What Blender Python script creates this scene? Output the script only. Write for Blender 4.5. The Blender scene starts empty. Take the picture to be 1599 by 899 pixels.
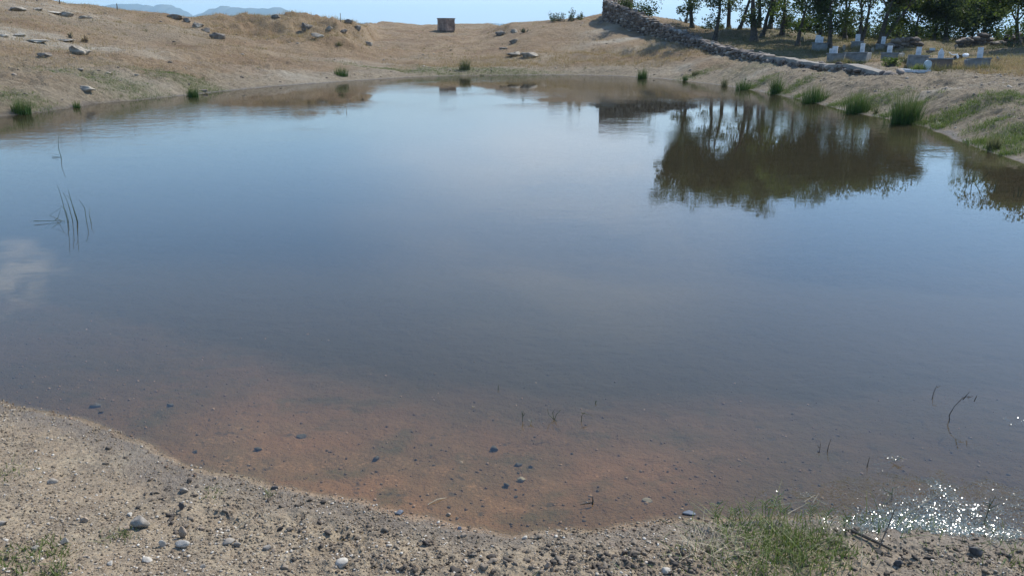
import bpy, math, random
import numpy as np
from mathutils import Vector, Matrix, noise as mnoise

R = math.radians
# ------------------------------------------------------------------ camera
CAM_H = 2.0
F_PX, CX, CY = 1231.0, 799.5, 449.5          # focal length and centre in photograph pixels
PITCH = math.atan((449.5 - 58.0) / F_PX)
CP, SP = math.cos(PITCH), math.sin(PITCH)
scene = bpy.context.scene
col = scene.collection
cam_d = bpy.data.cameras.new('camera')
cam_d.sensor_width = 36.0
cam_d.lens = 36.0 * F_PX / 1599.0
cam_d.clip_start = 0.05
cam_d.clip_end = 40000.0
cam = bpy.data.objects.new('camera', cam_d)
cam.location = (0, 0, CAM_H)
cam.rotation_euler = (math.pi / 2 - PITCH, 0, 0)
col.objects.link(cam)
scene.camera = cam

# ------------------------------------------------------------------ light
SUN_EL, SUN_AZ = 48.0, 45.0                  # azimuth to the right of +Y
world = bpy.data.worlds.new('World')
scene.world = world
world.use_nodes = True
SKY_STRENGTH = 0.15
SUN_STRENGTH = 3.7
EXPOSURE = 0.62

def build_world():
    nt = world.node_tree
    N, L = nt.nodes, nt.links
    N.clear()
    out = N.new('ShaderNodeOutputWorld')
    bg = N.new('ShaderNodeBackground')
    sky = N.new('ShaderNodeTexSky')
    sky.sky_type = 'NISHITA'
    sky.sun_disc = False
    sky.sun_elevation = R(SUN_EL)
    sky.sun_rotation = R(SUN_AZ)
    sky.altitude = 900
    sky.air_density = 1.2
    sky.dust_density = 0.25
    sky.ozone_density = 5.5
    tc = N.new('ShaderNodeTexCoord')
    # thin white cloud, stretched along the horizon
    mp = N.new('ShaderNodeMapping')
    mp.inputs['Scale'].default_value = (1.6, 1.6, 6.5)
    L.new(tc.outputs['Generated'], mp.inputs['Vector'])
    nz = N.new('ShaderNodeTexNoise')
    nz.inputs['Scale'].default_value = 1.7
    nz.inputs['Detail'].default_value = 7
    nz.inputs['Roughness'].default_value = 0.55
    nz.inputs['Distortion'].default_value = 0.35
    L.new(mp.outputs[0], nz.inputs['Vector'])
    def spot(d, inner, outer, gain):
        v = N.new('ShaderNodeVectorMath'); v.operation = 'DISTANCE'
        L.new(tc.outputs['Generated'], v.inputs[0])
        v.inputs[1].default_value = Vector(d).normalized()
        m = N.new('ShaderNodeMapRange'); m.interpolation_type = 'SMOOTHSTEP'
        m.inputs['From Min'].default_value = outer; m.inputs['From Max'].default_value = inner
        m.inputs['To Min'].default_value = 0; m.inputs['To Max'].default_value = gain
        L.new(v.outputs['Value'], m.inputs['Value'])
        return m.outputs[0]
    def add(a, b, op='ADD'):
        m = N.new('ShaderNodeMath'); m.operation = op
        for i, q in enumerate((a, b)):
            if isinstance(q, (int, float)): m.inputs[i].default_value = q
            else: L.new(q, m.inputs[i])
        return m.outputs[0]
    soft = spot((0.06, 1, 0.17), 0.03, 0.33, 0.85)          # the broad veil over the middle
    left = spot((-0.66, 1, 0.30), 0.01, 0.11, 0.66)
    tiny = spot((-0.135, 1, 0.285), 0.005, 0.04, 0.66)
    tiny2 = spot((0.02, 1, 0.40), 0.008, 0.06, 0.15)
    mr = N.new('ShaderNodeMapRange'); mr.inputs['From Min'].default_value = 0.36
    mr.inputs['From Max'].default_value = 0.66
    L.new(nz.outputs['Fac'], mr.inputs['Value'])
    m1 = add(soft, add(add(mr.outputs[0], 0.7, 'MULTIPLY'), 0.3), 'MULTIPLY')
    nz2 = N.new('ShaderNodeTexNoise'); nz2.inputs['Scale'].default_value = 11.0
    nz2.inputs['Detail'].default_value = 6
    nz2.inputs['Distortion'].default_value = 0.8
    L.new(mp.outputs[0], nz2.inputs['Vector'])
    mr2 = N.new('ShaderNodeMapRange'); mr2.interpolation_type = 'SMOOTHSTEP'
    mr2.inputs['From Min'].default_value = 0.98
    mr2.inputs['From Max'].default_value = 1.35; mr2.inputs['To Max'].default_value = 0.6
    L.new(add(nz2.outputs['Fac'], add(left, tiny2)), mr2.inputs['Value'])
    m2 = mr2.outputs[0]
    tot = N.new('ShaderNodeMath'); tot.operation = 'ADD'; tot.use_clamp = True
    L.new(m1, tot.inputs[0]); L.new(m2, tot.inputs[1])
    mix = N.new('ShaderNodeMix'); mix.data_type = 'RGBA'
    L.new(tot.outputs[0], mix.inputs[0])
    L.new(sky.outputs[0], mix.inputs[6])
    mix.inputs[7].default_value = (7.6, 7.9, 8.4, 1)
    # pale summer haze low on the horizon
    sz = N.new('ShaderNodeSeparateXYZ'); L.new(tc.outputs['Generated'], sz.inputs[0])
    hr = N.new('ShaderNodeMapRange'); hr.interpolation_type = 'SMOOTHSTEP'
    hr.inputs['From Min'].default_value = 0.14; hr.inputs['From Max'].default_value = -0.01; hr.inputs['To Max'].default_value = 0.85
    L.new(sz.outputs[2], hr.inputs['Value'])
    hm_ = N.new('ShaderNodeMix'); hm_.data_type = 'RGBA'
    L.new(hr.outputs[0], hm_.inputs[0]); L.new(mix.outputs[2], hm_.inputs[6]); hm_.inputs[7].default_value = (3.9, 4.7, 5.2, 1)
    L.new(hm_.outputs[2], bg.inputs['Color'])
    bg.inputs['Strength'].default_value = SKY_STRENGTH
    L.new(bg.outputs[0], out.inputs['Surface'])
build_world()

sun_d = bpy.data.lights.new('sun', 'SUN')
sun_d.energy = SUN_STRENGTH
sun_d.angle = R(0.53)
sun_d.color = (1.0, 0.955, 0.88)
sun = bpy.data.objects.new('sun', sun_d)
sun_vec = Vector((math.sin(R(SUN_AZ)) * math.cos(R(SUN_EL)), math.cos(R(SUN_AZ)) * math.cos(R(SUN_EL)), math.sin(R(SUN_EL))))
sun.rotation_euler = sun_vec.to_track_quat('Z', 'Y').to_euler()
sun.location = (20, 30, 40)
col.objects.link(sun)

vs = scene.view_settings
vs.view_transform = 'Standard'
vs.look = 'None'
vs.exposure = EXPOSURE
vs.gamma = 1.0
vs.use_curve_mapping = False
scene.cycles.use_denoising = True
scene.cycles.use_adaptive_sampling = False
scene.cycles.max_bounces = 8
scene.cycles.diffuse_bounces = 3
scene.cycles.glossy_bounces = 3
scene.cycles.transmission_bounces = 4
scene.cycles.transparent_max_bounces = 10
scene.cycles.volume_bounces = 0
scene.cycles.sample_clamp_indirect = 6.0
scene.cycles.caustics_reflective = False
scene.cycles.caustics_refractive = False

# ------------------------------------------------------------------ pixel <-> world helpers
def ray(x, y):
    u, v = (x - CX) / F_PX, (CY - y) / F_PX
    den = CP + v * SP
    return u / den, (-SP + v * CP) / den      # X/Y and (Z-h)/Y

def at(x, y, Y):
    a, s = ray(x, y)
    return Vector((a * Y, Y, CAM_H + s * Y))

def on_water(x, y):
    a, s = ray(x, y)
    Y = -CAM_H / s
    return (a * Y, Y)

def px_size(px, Y):
    return px / F_PX * Y

# ------------------------------------------------------------------ noise (numpy value noise)
def _hash(ix, iy, seed):
    n = (ix.astype(np.int64) * 374761393 + iy.astype(np.int64) * 668265263 + seed * 1442695041) & 0xFFFFFFFF
    n = ((n ^ (n >> 13)) * 1274126177) & 0xFFFFFFFF
    n = ((n ^ (n >> 16)) * 2246822519) & 0xFFFFFFFF
    return ((n ^ (n >> 15)) & 0xFFFFFF) / float(0xFFFFFF)

def vnoise(x, y, seed=0):
    ix, iy = np.floor(x), np.floor(y)
    fx, fy = x - ix, y - iy
    fx = fx * fx * (3 - 2 * fx); fy = fy * fy * (3 - 2 * fy)
    a = _hash(ix, iy, seed); b = _hash(ix + 1, iy, seed)
    c = _hash(ix, iy + 1, seed); d = _hash(ix + 1, iy + 1, seed)
    return (a * (1 - fx) + b * fx) * (1 - fy) + (c * (1 - fx) + d * fx) * fy - 0.5

def fbm(x, y, octs, seed=0, gain=0.5):
    t = 0; amp = 1.0
    for o in range(octs):
        cs, sn = math.cos(o * 1.1), math.sin(o * 1.1)
        t = t + amp * vnoise((x * cs - y * sn) * 2 ** o + o * 17.3, (x * sn + y * cs) * 2 ** o - o * 9.1, seed + o)
        amp *= gain
    return t

def sstep(e0, e1, x):
    t = np.clip((x - e0) / (e1 - e0), 0, 1)
    return t * t * (3 - 2 * t)

# ------------------------------------------------------------------ terrain
far_shore_px = [(-330, 215), (-150, 195), (0, 182), (60, 176), (105, 170), (140, 163), (200, 158), (290, 149), (350, 143), (420, 136),
                (500, 130), (560, 126), (640, 121), (700, 119), (800, 117.5), (900, 117.5), (960, 119), (1000, 121), (1040, 124),
                (1080, 128), (1130, 134), (1180, 142), (1240, 153), (1290, 165), (1330, 175), (1400, 188), (1450, 199),
                (1490, 216), (1530, 231), (1575, 246), (1620, 262), (1720, 300)]
near_shore_px = [(1760, 800), (1660, 850), (1599, 852), (1550, 842), (1500, 838), (1450, 830), (1400, 836), (1340, 832), (1290, 822), (1240, 815),
                 (1180, 812), (1120, 815), (1060, 814), (1000, 817), (960, 824), (900, 827), (850, 832), (790, 836), (750, 832), (700, 822),
                 (650, 806), (600, 790), (560, 781), (500, 775), (450, 768), (410, 764), (380, 756), (340, 750), (300, 743),
                 (260, 732), (235, 716), (200, 699), (160, 684), (110, 664), (60, 652), (0, 640), (-80, 612), (-250, 560)]
far_w = [on_water(*p) for p in far_shore_px]
near_w = [on_water(*p) for p in near_shore_px]
right_w = [(12.5, 8.0), (11.5, 5.0), (7.5, 3.4), (4.5, 3.0)]
left_w = [(-9.5, 6.6), (-15.0, 9.5), (-17.5, 13.0)]
POLY = np.array(far_w + right_w + near_w + left_w)
SH_A = np.array([ray(*p)[0] for p in far_shore_px]); SH_Y = np.array([p[1] for p in far_w])

def poly_sd(x, y):
    """signed distance to the pond outline, negative in the water"""
    d2 = np.full(x.shape, 1e18); inside = np.zeros(x.shape, bool)
    n = len(POLY)
    for i in range(n):
        ax, ay = POLY[i]; bx, by = POLY[(i + 1) % n]
        ex, ey = bx - ax, by - ay
        t = np.clip(((x - ax) * ex + (y - ay) * ey) / (ex * ex + ey * ey), 0, 1)
        dx, dy = x - ax - t * ex, y - ay - t * ey
        d2 = np.minimum(d2, dx * dx + dy * dy)
        c = (ay > y) != (by > y)
        xx = ex * (y - ay) / (ey if ey != 0 else 1e-9) + ax
        inside ^= c & (x < xx)
    return np.sqrt(d2) * np.where(inside, -1, 1)

PROF = {  # photograph column: (distance, row) from behind the far shore to behind the skyline
    -500: [(20, 150), (24, 120), (30, 80), (36, 40), (42, -5), (50, -8), (75, 30)],
    0: [(22, 152), (27, 115), (34, 72), (42, 32), (50, -3), (56, -3), (85, 30)],
    50: [(23, 150), (27.5, 115), (35, 72), (43, 34), (51, 2), (57, 4), (86, 34)],
    100: [(24, 146), (28, 115), (36, 72), (45, 36), (52, 7), (58, 9), (88, 38)],
    200: [(27, 136), (31, 110), (38, 74), (48, 42), (55, 18), (62, 22), (90, 48)],
    260: [(29, 134), (33, 110), (40, 74), (50, 44), (57, 21), (64, 25), (92, 50)],
    300: [(31, 132), (35, 110), (42, 76), (52, 48), (60, 26), (66, 30), (92, 50)],
    400: [(35, 126), (40, 104), (46, 80), (54, 58), (61, 29), (66, 31), (95, 52)],
    470: [(38, 120), (43, 103), (48, 84), (54, 66), (60, 29), (65, 31), (95, 50)],
    530: [(41, 116), (45, 100), (50, 84), (55, 71), (60, 32), (66, 36), (95, 50)],
    570: [(43, 112), (47, 98), (52, 84), (58, 73), (63, 38), (72, 43), (110, 46)],
    590: [(44, 110), (49, 96), (55, 80), (64, 67), (75, 56), (120, 39), (190, 62)],
    620: [(45, 108), (51, 92), (58, 77), (70, 62), (85, 51), (120, 38), (190, 62)],
    660: [(46, 106), (52, 90), (60, 76), (72, 61), (88, 51), (120, 42), (190, 62)],
    750: [(48, 104), (54, 87), (62, 72), (72, 60), (86, 49), (110, 41.5), (180, 62)],
    800: [(48, 103), (52, 90), (57, 74), (62, 58), (68, 43), (84, 41), (150, 60)],
    850: [(48, 102), (52, 86), (56, 68), (61, 50), (67, 36), (76, 38), (110, 56)],
    900: [(48, 101), (52, 84), (56, 66), (60, 48), (66, 33.5), (74, 34), (110, 56)],
    950: [(47, 102), (50, 87), (54, 68), (58, 48), (62, 35), (74, 24), (105, 46)],
    1000: [(45, 108), (48, 92), (51, 74), (54, 61), (57, 52), (70, 27), (100, 50)],
    1050: [(43, 112), (45, 99), (47, 85), (49.5, 73), (52.5, 68), (68, 33), (100, 55)],
    1100: [(39, 118), (41, 107), (43, 95), (45.5, 85), (48, 81), (66, 45), (95, 60)],
    1150: [(35, 126), (37, 115), (39, 104), (41, 96), (44, 91), (64, 47), (95, 64)],
    1200: [(31.2, 134), (33, 122), (34.5, 112), (36.5, 104), (40, 99), (62, 52), (95, 68)],
    1250: [(28, 143), (29.5, 131), (31, 121), (33, 112), (37, 107), (60, 56), (92, 70)],
    1300: [(25.6, 152), (27, 139), (28.3, 128), (30.2, 118), (34, 111), (58, 58), (90, 72)],
    1400: [(21, 170), (22.3, 152), (23.6, 138), (25.8, 125), (30, 117), (54, 62), (88, 74)],
    1500: [(17.2, 198), (18.6, 173), (20, 154), (22.4, 138), (28, 118), (50, 67), (85, 78)],
    1599: [(14.6, 224), (16, 192), (17.5, 167), (20, 150), (27, 121), (48, 66), (80, 78)],
    2000: [(12, 245), (13.5, 205), (15, 180), (17.5, 160), (25, 124), (46, 64), (80, 78)],
}
_xs = sorted(PROF)
_ca = np.array([ray(x, 80)[0] for x in _xs])
AG = np.linspace(-1.15, 1.1, 900)
_rows = []
for k in range(7):
    ys = np.interp(AG, _ca, [PROF[x][k][0] for x in _xs])
    ss = np.interp(AG, _ca, [ray(800, PROF[x][k][1])[1] for x in _xs])
    _rows.append((ys, CAM_H + ss * ys))
_sy = np.interp(AG, SH_A, SH_Y)
_rows.insert(0, (_sy, np.full_like(_sy, 0.03)))
_ker = np.exp(-np.linspace(-2, 2, 9) ** 2); _ker /= _ker.sum()
def _smooth(v):
    return np.convolve(np.pad(v, 4, mode='edge'), _ker, mode='valid')
ROWS_Y = [_rows[0][0]] + [_smooth(r[0]) for r in _rows[1:]]
ROWS_Z = [_rows[0][1]] + [_smooth(r[1]) for r in _rows[1:]]
for k in range(1, 8):
    ROWS_Y[k] = np.maximum(ROWS_Y[k], ROWS_Y[k - 1] + 0.4)

def terrain(x, y, detail=True, want_d=False):
    x = np.atleast_1d(np.asarray(x, float)); y = np.atleast_1d(np.asarray(y, float))
    d = poly_sd(x, y)
    d = d + 0.10 * fbm(x * 1.3, y * 1.3, 4, 5) + 0.03 * fbm(x * 9, y * 9, 3, 15)
    near = np.minimum(0.13 * np.maximum(d, 0), 0.75) + 0.0
    ysafe = np.maximum(y, 0.1)
    a = np.clip(x / ysafe, -1.15, 1.1)
    ry = [np.interp(a, AG, r) for r in ROWS_Y]; rz = [np.interp(a, AG, r) for r in ROWS_Z]
    z = np.where(y < ry[0], near, 0.0)
    for k in range(7):
        t = np.clip((y - ry[k]) / (ry[k + 1] - ry[k]), 0, 1)
        if k > 0:
            t = t * 0.55 + 0.45 * (t * t * (3 - 2 * t))
        seg = (y >= ry[k]) & (y < ry[k + 1])
        z = np.where(seg, rz[k] * (1 - t) + rz[k + 1] * t, z)
    z = np.where(y >= ry[7], rz[7], z)
    out = (x / ysafe < -1.15) | (x / ysafe > 1.1) | (y < 3)
    side = sstep(1.1, 1.5, np.abs(x) / ysafe) * (y > 3)
    z = z * (1 - side) + side * np.maximum(near, 0.7 * sstep(0, 8, d))
    z = np.where(y <= 3, near, z)
    r = np.hypot(x, y)
    drop = sstep(150, 1500, r)
    z = z * (1 - drop) + drop * (-60 + 18 * fbm(x / 700, y / 700, 3, 77))
    land = sstep(0.0, 1.3, d)
    bank = 0.10 * sstep(0.0, 0.7, d) * (y > 8)
    z = np.maximum(z, 0.004) * (0.25 + 0.75 * land) + bank
    if detail:
        far = sstep(7, 14, y)
        z = z + far * land * (0.50 * fbm(x / 6.0, y / 6.0, 3, 31) * sstep(3, 12, d) + 0.20 * fbm(x / 1.4, y / 1.4, 4, 41))
        right = far * sstep(0.15, 0.3, x / ysafe) * (1 - sstep(8, 12, d))
        z = z + right * land * (0.13 * fbm(x * 1.8, y * 1.8, 3, 51) + 0.07 * fbm(x * 5.5, y * 5.5, 3, 52, 0.6))
        left = far * (1 - sstep(-0.3, -0.2, x / ysafe)) * (1 - sstep(5, 9, d))
        z = z + left * land * (0.16 * fbm(x * 1.6, y * 1.6, 3, 53) + 0.08 * fbm(x * 5, y * 5, 3, 54, 0.6))
        # rough mound on the left skyline
        m = sstep(-0.42, -0.33, x / ysafe) * (1 - sstep(-0.20, -0.17, x / ysafe)) * sstep(48, 54, y) * (1 - sstep(66, 74, y))
        z = z + m * 0.62 * fbm(x / 1.6, y / 1.6, 4, 61, 0.6)
        nr = (1 - sstep(6, 9, y)) * sstep(-0.6, 0.05, d)
        lump = fbm(x * 11, y * 11, 5, 71, 0.62)
        clod = np.maximum(fbm(x * 5.0, y * 5.0, 3, 81), 0)
        rough = 0.35 + 0.9 * sstep(-0.15, 0.35, fbm(x * 1.7, y * 1.7, 2, 91)) + 0.7 * sstep(0.7, 1.5, x) * (1 - sstep(3.4, 3.8, y))
        z = z + nr * (0.026 * rough * lump + 0.034 * rough * clod) * (0.25 + 0.75 * sstep(0, 0.25, d))
    wz = -np.minimum(0.11 * np.maximum(-d, 0), 1.1) + 0.006
    wz = wz + 0.010 * fbm(x * 7, y * 7, 4, 73) * (1 - sstep(8, 12, y)) * sstep(0, 0.3, -d)
    z = np.where(d > 0, z + 0.006, wz)
    if want_d:
        return z, d
    return z

def ground_z(x, y):
    return float(terrain(x, y)[0])

def ground_at(x, y, lo=1.8, hi=140.0):
    """first point of the terrain met by the photograph's ray through pixel x, y"""
    a, s = ray(x, y)
    Y = np.exp(np.linspace(math.log(lo), math.log(hi), 2400))
    zz = terrain(a * Y, Y)
    hit = np.nonzero(CAM_H + s * Y <= zz)[0]
    Yh = Y[hit[0]] if len(hit) else Y[np.argmin(CAM_H + s * Y - zz)]
    return Vector((a * Yh, Yh, ground_z(a * Yh, Yh)))

# ------------------------------------------------------------------ node helpers
def new_mat(name):
    m = bpy.data.materials.new(name)
    m.use_nodes = True
    nt = m.node_tree
    nt.nodes.clear()
    o = nt.nodes.new('ShaderNodeOutputMaterial')
    return m, nt, nt.nodes, nt.links, o

def nd_noise(N, L, vec, scale, detail=4, rough=0.55, dist=0.0):
    n = N.new('ShaderNodeTexNoise')
    n.inputs['Scale'].default_value = scale; n.inputs['Detail'].default_value = detail
    n.inputs['Roughness'].default_value = rough; n.inputs['Distortion'].default_value = dist
    if vec is not None: L.new(vec, n.inputs['Vector'])
    return n.outputs['Fac']

def nd_range(N, L, v, a, b, c=0.0, d=1.0):
    m = N.new('ShaderNodeMapRange')
    for k, q in zip(('From Min', 'From Max', 'To Min', 'To Max'), (a, b, c, d)): m.inputs[k].default_value = q
    L.new(v, m.inputs['Value'])
    return m.outputs[0]

def nd_mix(N, L, f, a, b, blend='MIX'):
    m = N.new('ShaderNodeMix'); m.data_type = 'RGBA'; m.blend_type = blend
    for i, q in ((0, f), (6, a), (7, b)):
        if isinstance(q, (int, float)): m.inputs[i].default_value = q
        elif isinstance(q, tuple): m.inputs[i].default_value = (*q, 1) if len(q) == 3 else q
        else: L.new(q, m.inputs[i])
    return m.outputs[2]

def nd_math(N, L, op, a, b=0.0, clamp=False):
    m = N.new('ShaderNodeMath'); m.operation = op; m.use_clamp = clamp
    for i, q in ((0, a), (1, b)):
        if isinstance(q, (int, float)): m.inputs[i].default_value = q
        else: L.new(q, m.inputs[i])
    return m.outputs[0]

def nd_attr(N, name):
    a = N.new('ShaderNodeAttribute'); a.attribute_name = name
    return a.outputs['Fac']

def simple_mat(name, c1, c2, scale=8.0, rough=0.85, bump=0.0, bscale=None, spec=0.3):
    m, nt, N, L, o = new_mat(name)
    p = N.new('ShaderNodeBsdfPrincipled')
    tc = N.new('ShaderNodeTexCoord').outputs['Object']
    f = nd_range(N, L, nd_noise(N, L, tc, scale, 6, 0.65), 0.32, 0.68)
    L.new(nd_mix(N, L, f, c1, c2), p.inputs['Base Color'])
    p.inputs['Roughness'].default_value = rough
    p.inputs['Specular IOR Level'].default_value = spec
    if bump:
        b = N.new('ShaderNodeBump'); b.inputs['Strength'].default_value = 1.0
        b.inputs['Distance'].default_value = bump
        L.new(nd_noise(N, L, tc, bscale or scale * 3, 5, 0.65), b.inputs['Height'])
        L.new(b.outputs[0], p.inputs['Normal'])
    L.new(p.outputs[0], o.inputs['Surface'])
    return m

def ground_material():
    m, nt, N, L, o = new_mat('ground')
    p = N.new('ShaderNodeBsdfPrincipled')
    pos = N.new('ShaderNodeNewGeometry').outputs['Position']
    flat = N.new('ShaderNodeVectorMath'); flat.operation = 'MULTIPLY'
    flat.inputs[1].default_value = (1, 1, 0.6); L.new(pos, flat.inputs[0]); pv = flat.outputs[0]
    wet, grn, pale, far, bare, deep = (nd_attr(N, k) for k in ('wet', 'green', 'pale', 'far', 'bare', 'deep'))
    # dry grass of the hills
    g = nd_range(N, L, nd_noise(N, L, pv, 0.35, 6, 0.6), 0.36, 0.64)
    g2 = nd_range(N, L, nd_noise(N, L, pv, 2.2, 7, 0.7), 0.34, 0.66)
    dry = nd_mix(N, L, g, (0.265, 0.165, 0.082), (0.385, 0.280, 0.160))
    dry = nd_mix(N, L, nd_math(N, L, 'MULTIPLY', g2, 0.6), dry, (0.17, 0.115, 0.066))
    st = nd_range(N, L, nd_noise(N, L, pv, 9.0, 5, 0.75), 0.5, 0.72)
    dry = nd_mix(N, L, nd_math(N, L, 'MULTIPLY', st, 0.55), dry, (0.41, 0.31, 0.19))
    # bare pale earth
    e = nd_range(N, L, nd_noise(N, L, pv, 4.5, 8, 0.75), 0.34, 0.66)
    earth = nd_mix(N, L, e, (0.195, 0.148, 0.092), (0.40, 0.325, 0.215))
    sp = nd_range(N, L, nd_noise(N, L, pv, 26, 3, 0.7), 0.56, 0.68)
    earth = nd_mix(N, L, nd_math(N, L, 'MULTIPLY', sp, 0.5), earth, (0.095, 0.07, 0.048))
    farc = nd_mix(N, L, bare, dry, earth)
    farc = nd_mix(N, L, pale, farc, (0.47, 0.41, 0.31))
    gn = nd_range(N, L, nd_noise(N, L, pv, 3.5, 5, 0.7), 0.34, 0.54)
    farc = nd_mix(N, L, nd_math(N, L, 'MULTIPLY', grn, gn), farc, (0.085, 0.115, 0.035))
    # near shore: silty gravel
    n1 = nd_range(N, L, nd_noise(N, L, pv, 2.3, 5, 0.6), 0.35, 0.65)
    n2 = nd_range(N, L, nd_noise(N, L, pv, 75, 4, 0.7), 0.34, 0.66)
    n3 = nd_range(N, L, nd_noise(N, L, pv, 14, 6, 0.7), 0.36, 0.64)
    nb = nd_mix(N, L, n1, (0.205, 0.153, 0.095), (0.285, 0.236, 0.158))
    nb = nd_mix(N, L, nd_math(N, L, 'MULTIPLY', n3, 0.7), nb, (0.135, 0.094, 0.062))
    dmp = nd_range(N, L, nd_noise(N, L, pv, 3.3, 6, 0.7), 0.47, 0.62, 0, 0.75)
    nb = nd_mix(N, L, dmp, nb, (0.085, 0.063, 0.044))
    nb = nd_mix(N, L, nd_math(N, L, 'MULTIPLY', n2, 0.45), nb, (0.36, 0.305, 0.225))
    vo = N.new('ShaderNodeTexVoronoi'); vo.inputs['Scale'].default_value = 95; L.new(pv, vo.inputs['Vector'])
    grit = N.new('ShaderNodeSeparateColor'); L.new(vo.outputs['Color'], grit.inputs[0])
    nb = nd_mix(N, L, 0.55, nb, nd_mix(N, L, grit.outputs[0], (0.4, 0.4, 0.4), (0.78, 0.74, 0.68)), 'OVERLAY')
    c = nd_mix(N, L, far, nb, farc)
    # wet earth just above the water
    wetc = nd_mix(N, L, 0.62, c, (0.11, 0.082, 0.055))
    c = nd_mix(N, L, wet, c, wetc)
    # bed of the pond: red gravel, algae film, brown sediment with the water's murk painted in by depth
    b1 = nd_range(N, L, nd_noise(N, L, pv, 1.1, 4, 0.6), 0.38, 0.62)
    bed = nd_mix(N, L, b1, (0.245, 0.128, 0.070), (0.165, 0.108, 0.062))
    gr = nd_range(N, L, nd_noise(N, L, pv, 55, 3, 0.7), 0.5, 0.7)
    grm = nd_math(N, L, 'MULTIPLY', gr, nd_range(N, L, nd_noise(N, L, pv, 5, 3, 0.6), 0.45, 0.6, 0.0, 0.8))
    bed = nd_mix(N, L, grm, bed, (0.42, 0.24, 0.14))
    alg = nd_range(N, L, nd_noise(N, L, pv, 2.6, 5, 0.65), 0.54, 0.66, 0, 0.6)
    bed = nd_mix(N, L, alg, bed, (0.075, 0.078, 0.042))
    dkp = nd_range(N, L, nd_noise(N, L, pv, 9, 4, 0.7), 0.60, 0.68, 0, 0.7)
    bed = nd_mix(N, L, dkp, bed, (0.055, 0.050, 0.042))
    silt_murk = nd_mix(N, L, nd_range(N, L, nd_noise(N, L, pv, 0.25, 3, 0.5), 0.4, 0.6), (0.056, 0.041, 0.019), (0.047, 0.037, 0.018))
    bed = nd_mix(N, L, nd_math(N, L, 'MAXIMUM', nd_range(N, L, deep, 0.015, 0.19), nd_math(N, L, 'SUBTRACT', 0.88, nd_math(N, L, 'MULTIPLY', nd_attr(N, 'red'), 0.88))), bed, silt_murk)
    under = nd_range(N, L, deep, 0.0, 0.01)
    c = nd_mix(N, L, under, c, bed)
    L.new(c, p.inputs['Base Color'])
    ro = nd_math(N, L, 'SUBTRACT', 0.93, nd_math(N, L, 'MULTIPLY', wet, 0.45))
    L.new(ro, p.inputs['Roughness'])
    p.inputs['Specular IOR Level'].default_value = 0.35
    b = N.new('ShaderNodeBump'); b.inputs['Strength'].default_value = 1.0; b.inputs['Distance'].default_value = 0.022
    hn = nd_math(N, L, 'ADD', nd_math(N, L, 'MULTIPLY', nd_noise(N, L, pv, 60, 5, 0.7), 0.35), nd_noise(N, L, pv, 15, 4, 0.6))
    hf = nd_math(N, L, 'MULTIPLY', nd_noise(N, L, pv, 3.2, 8, 0.75), 17.0)
    mixh = N.new('ShaderNodeMix'); mixh.data_type = 'FLOAT'
    L.new(far, mixh.inputs[0]); L.new(hn, mixh.inputs[2]); L.new(hf, mixh.inputs[3])
    L.new(mixh.outputs[0], b.inputs['Height'])
    L.new(b.outputs[0], p.inputs['Normal'])
    L.new(p.outputs[0], o.inputs['Surface'])
    return m

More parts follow.
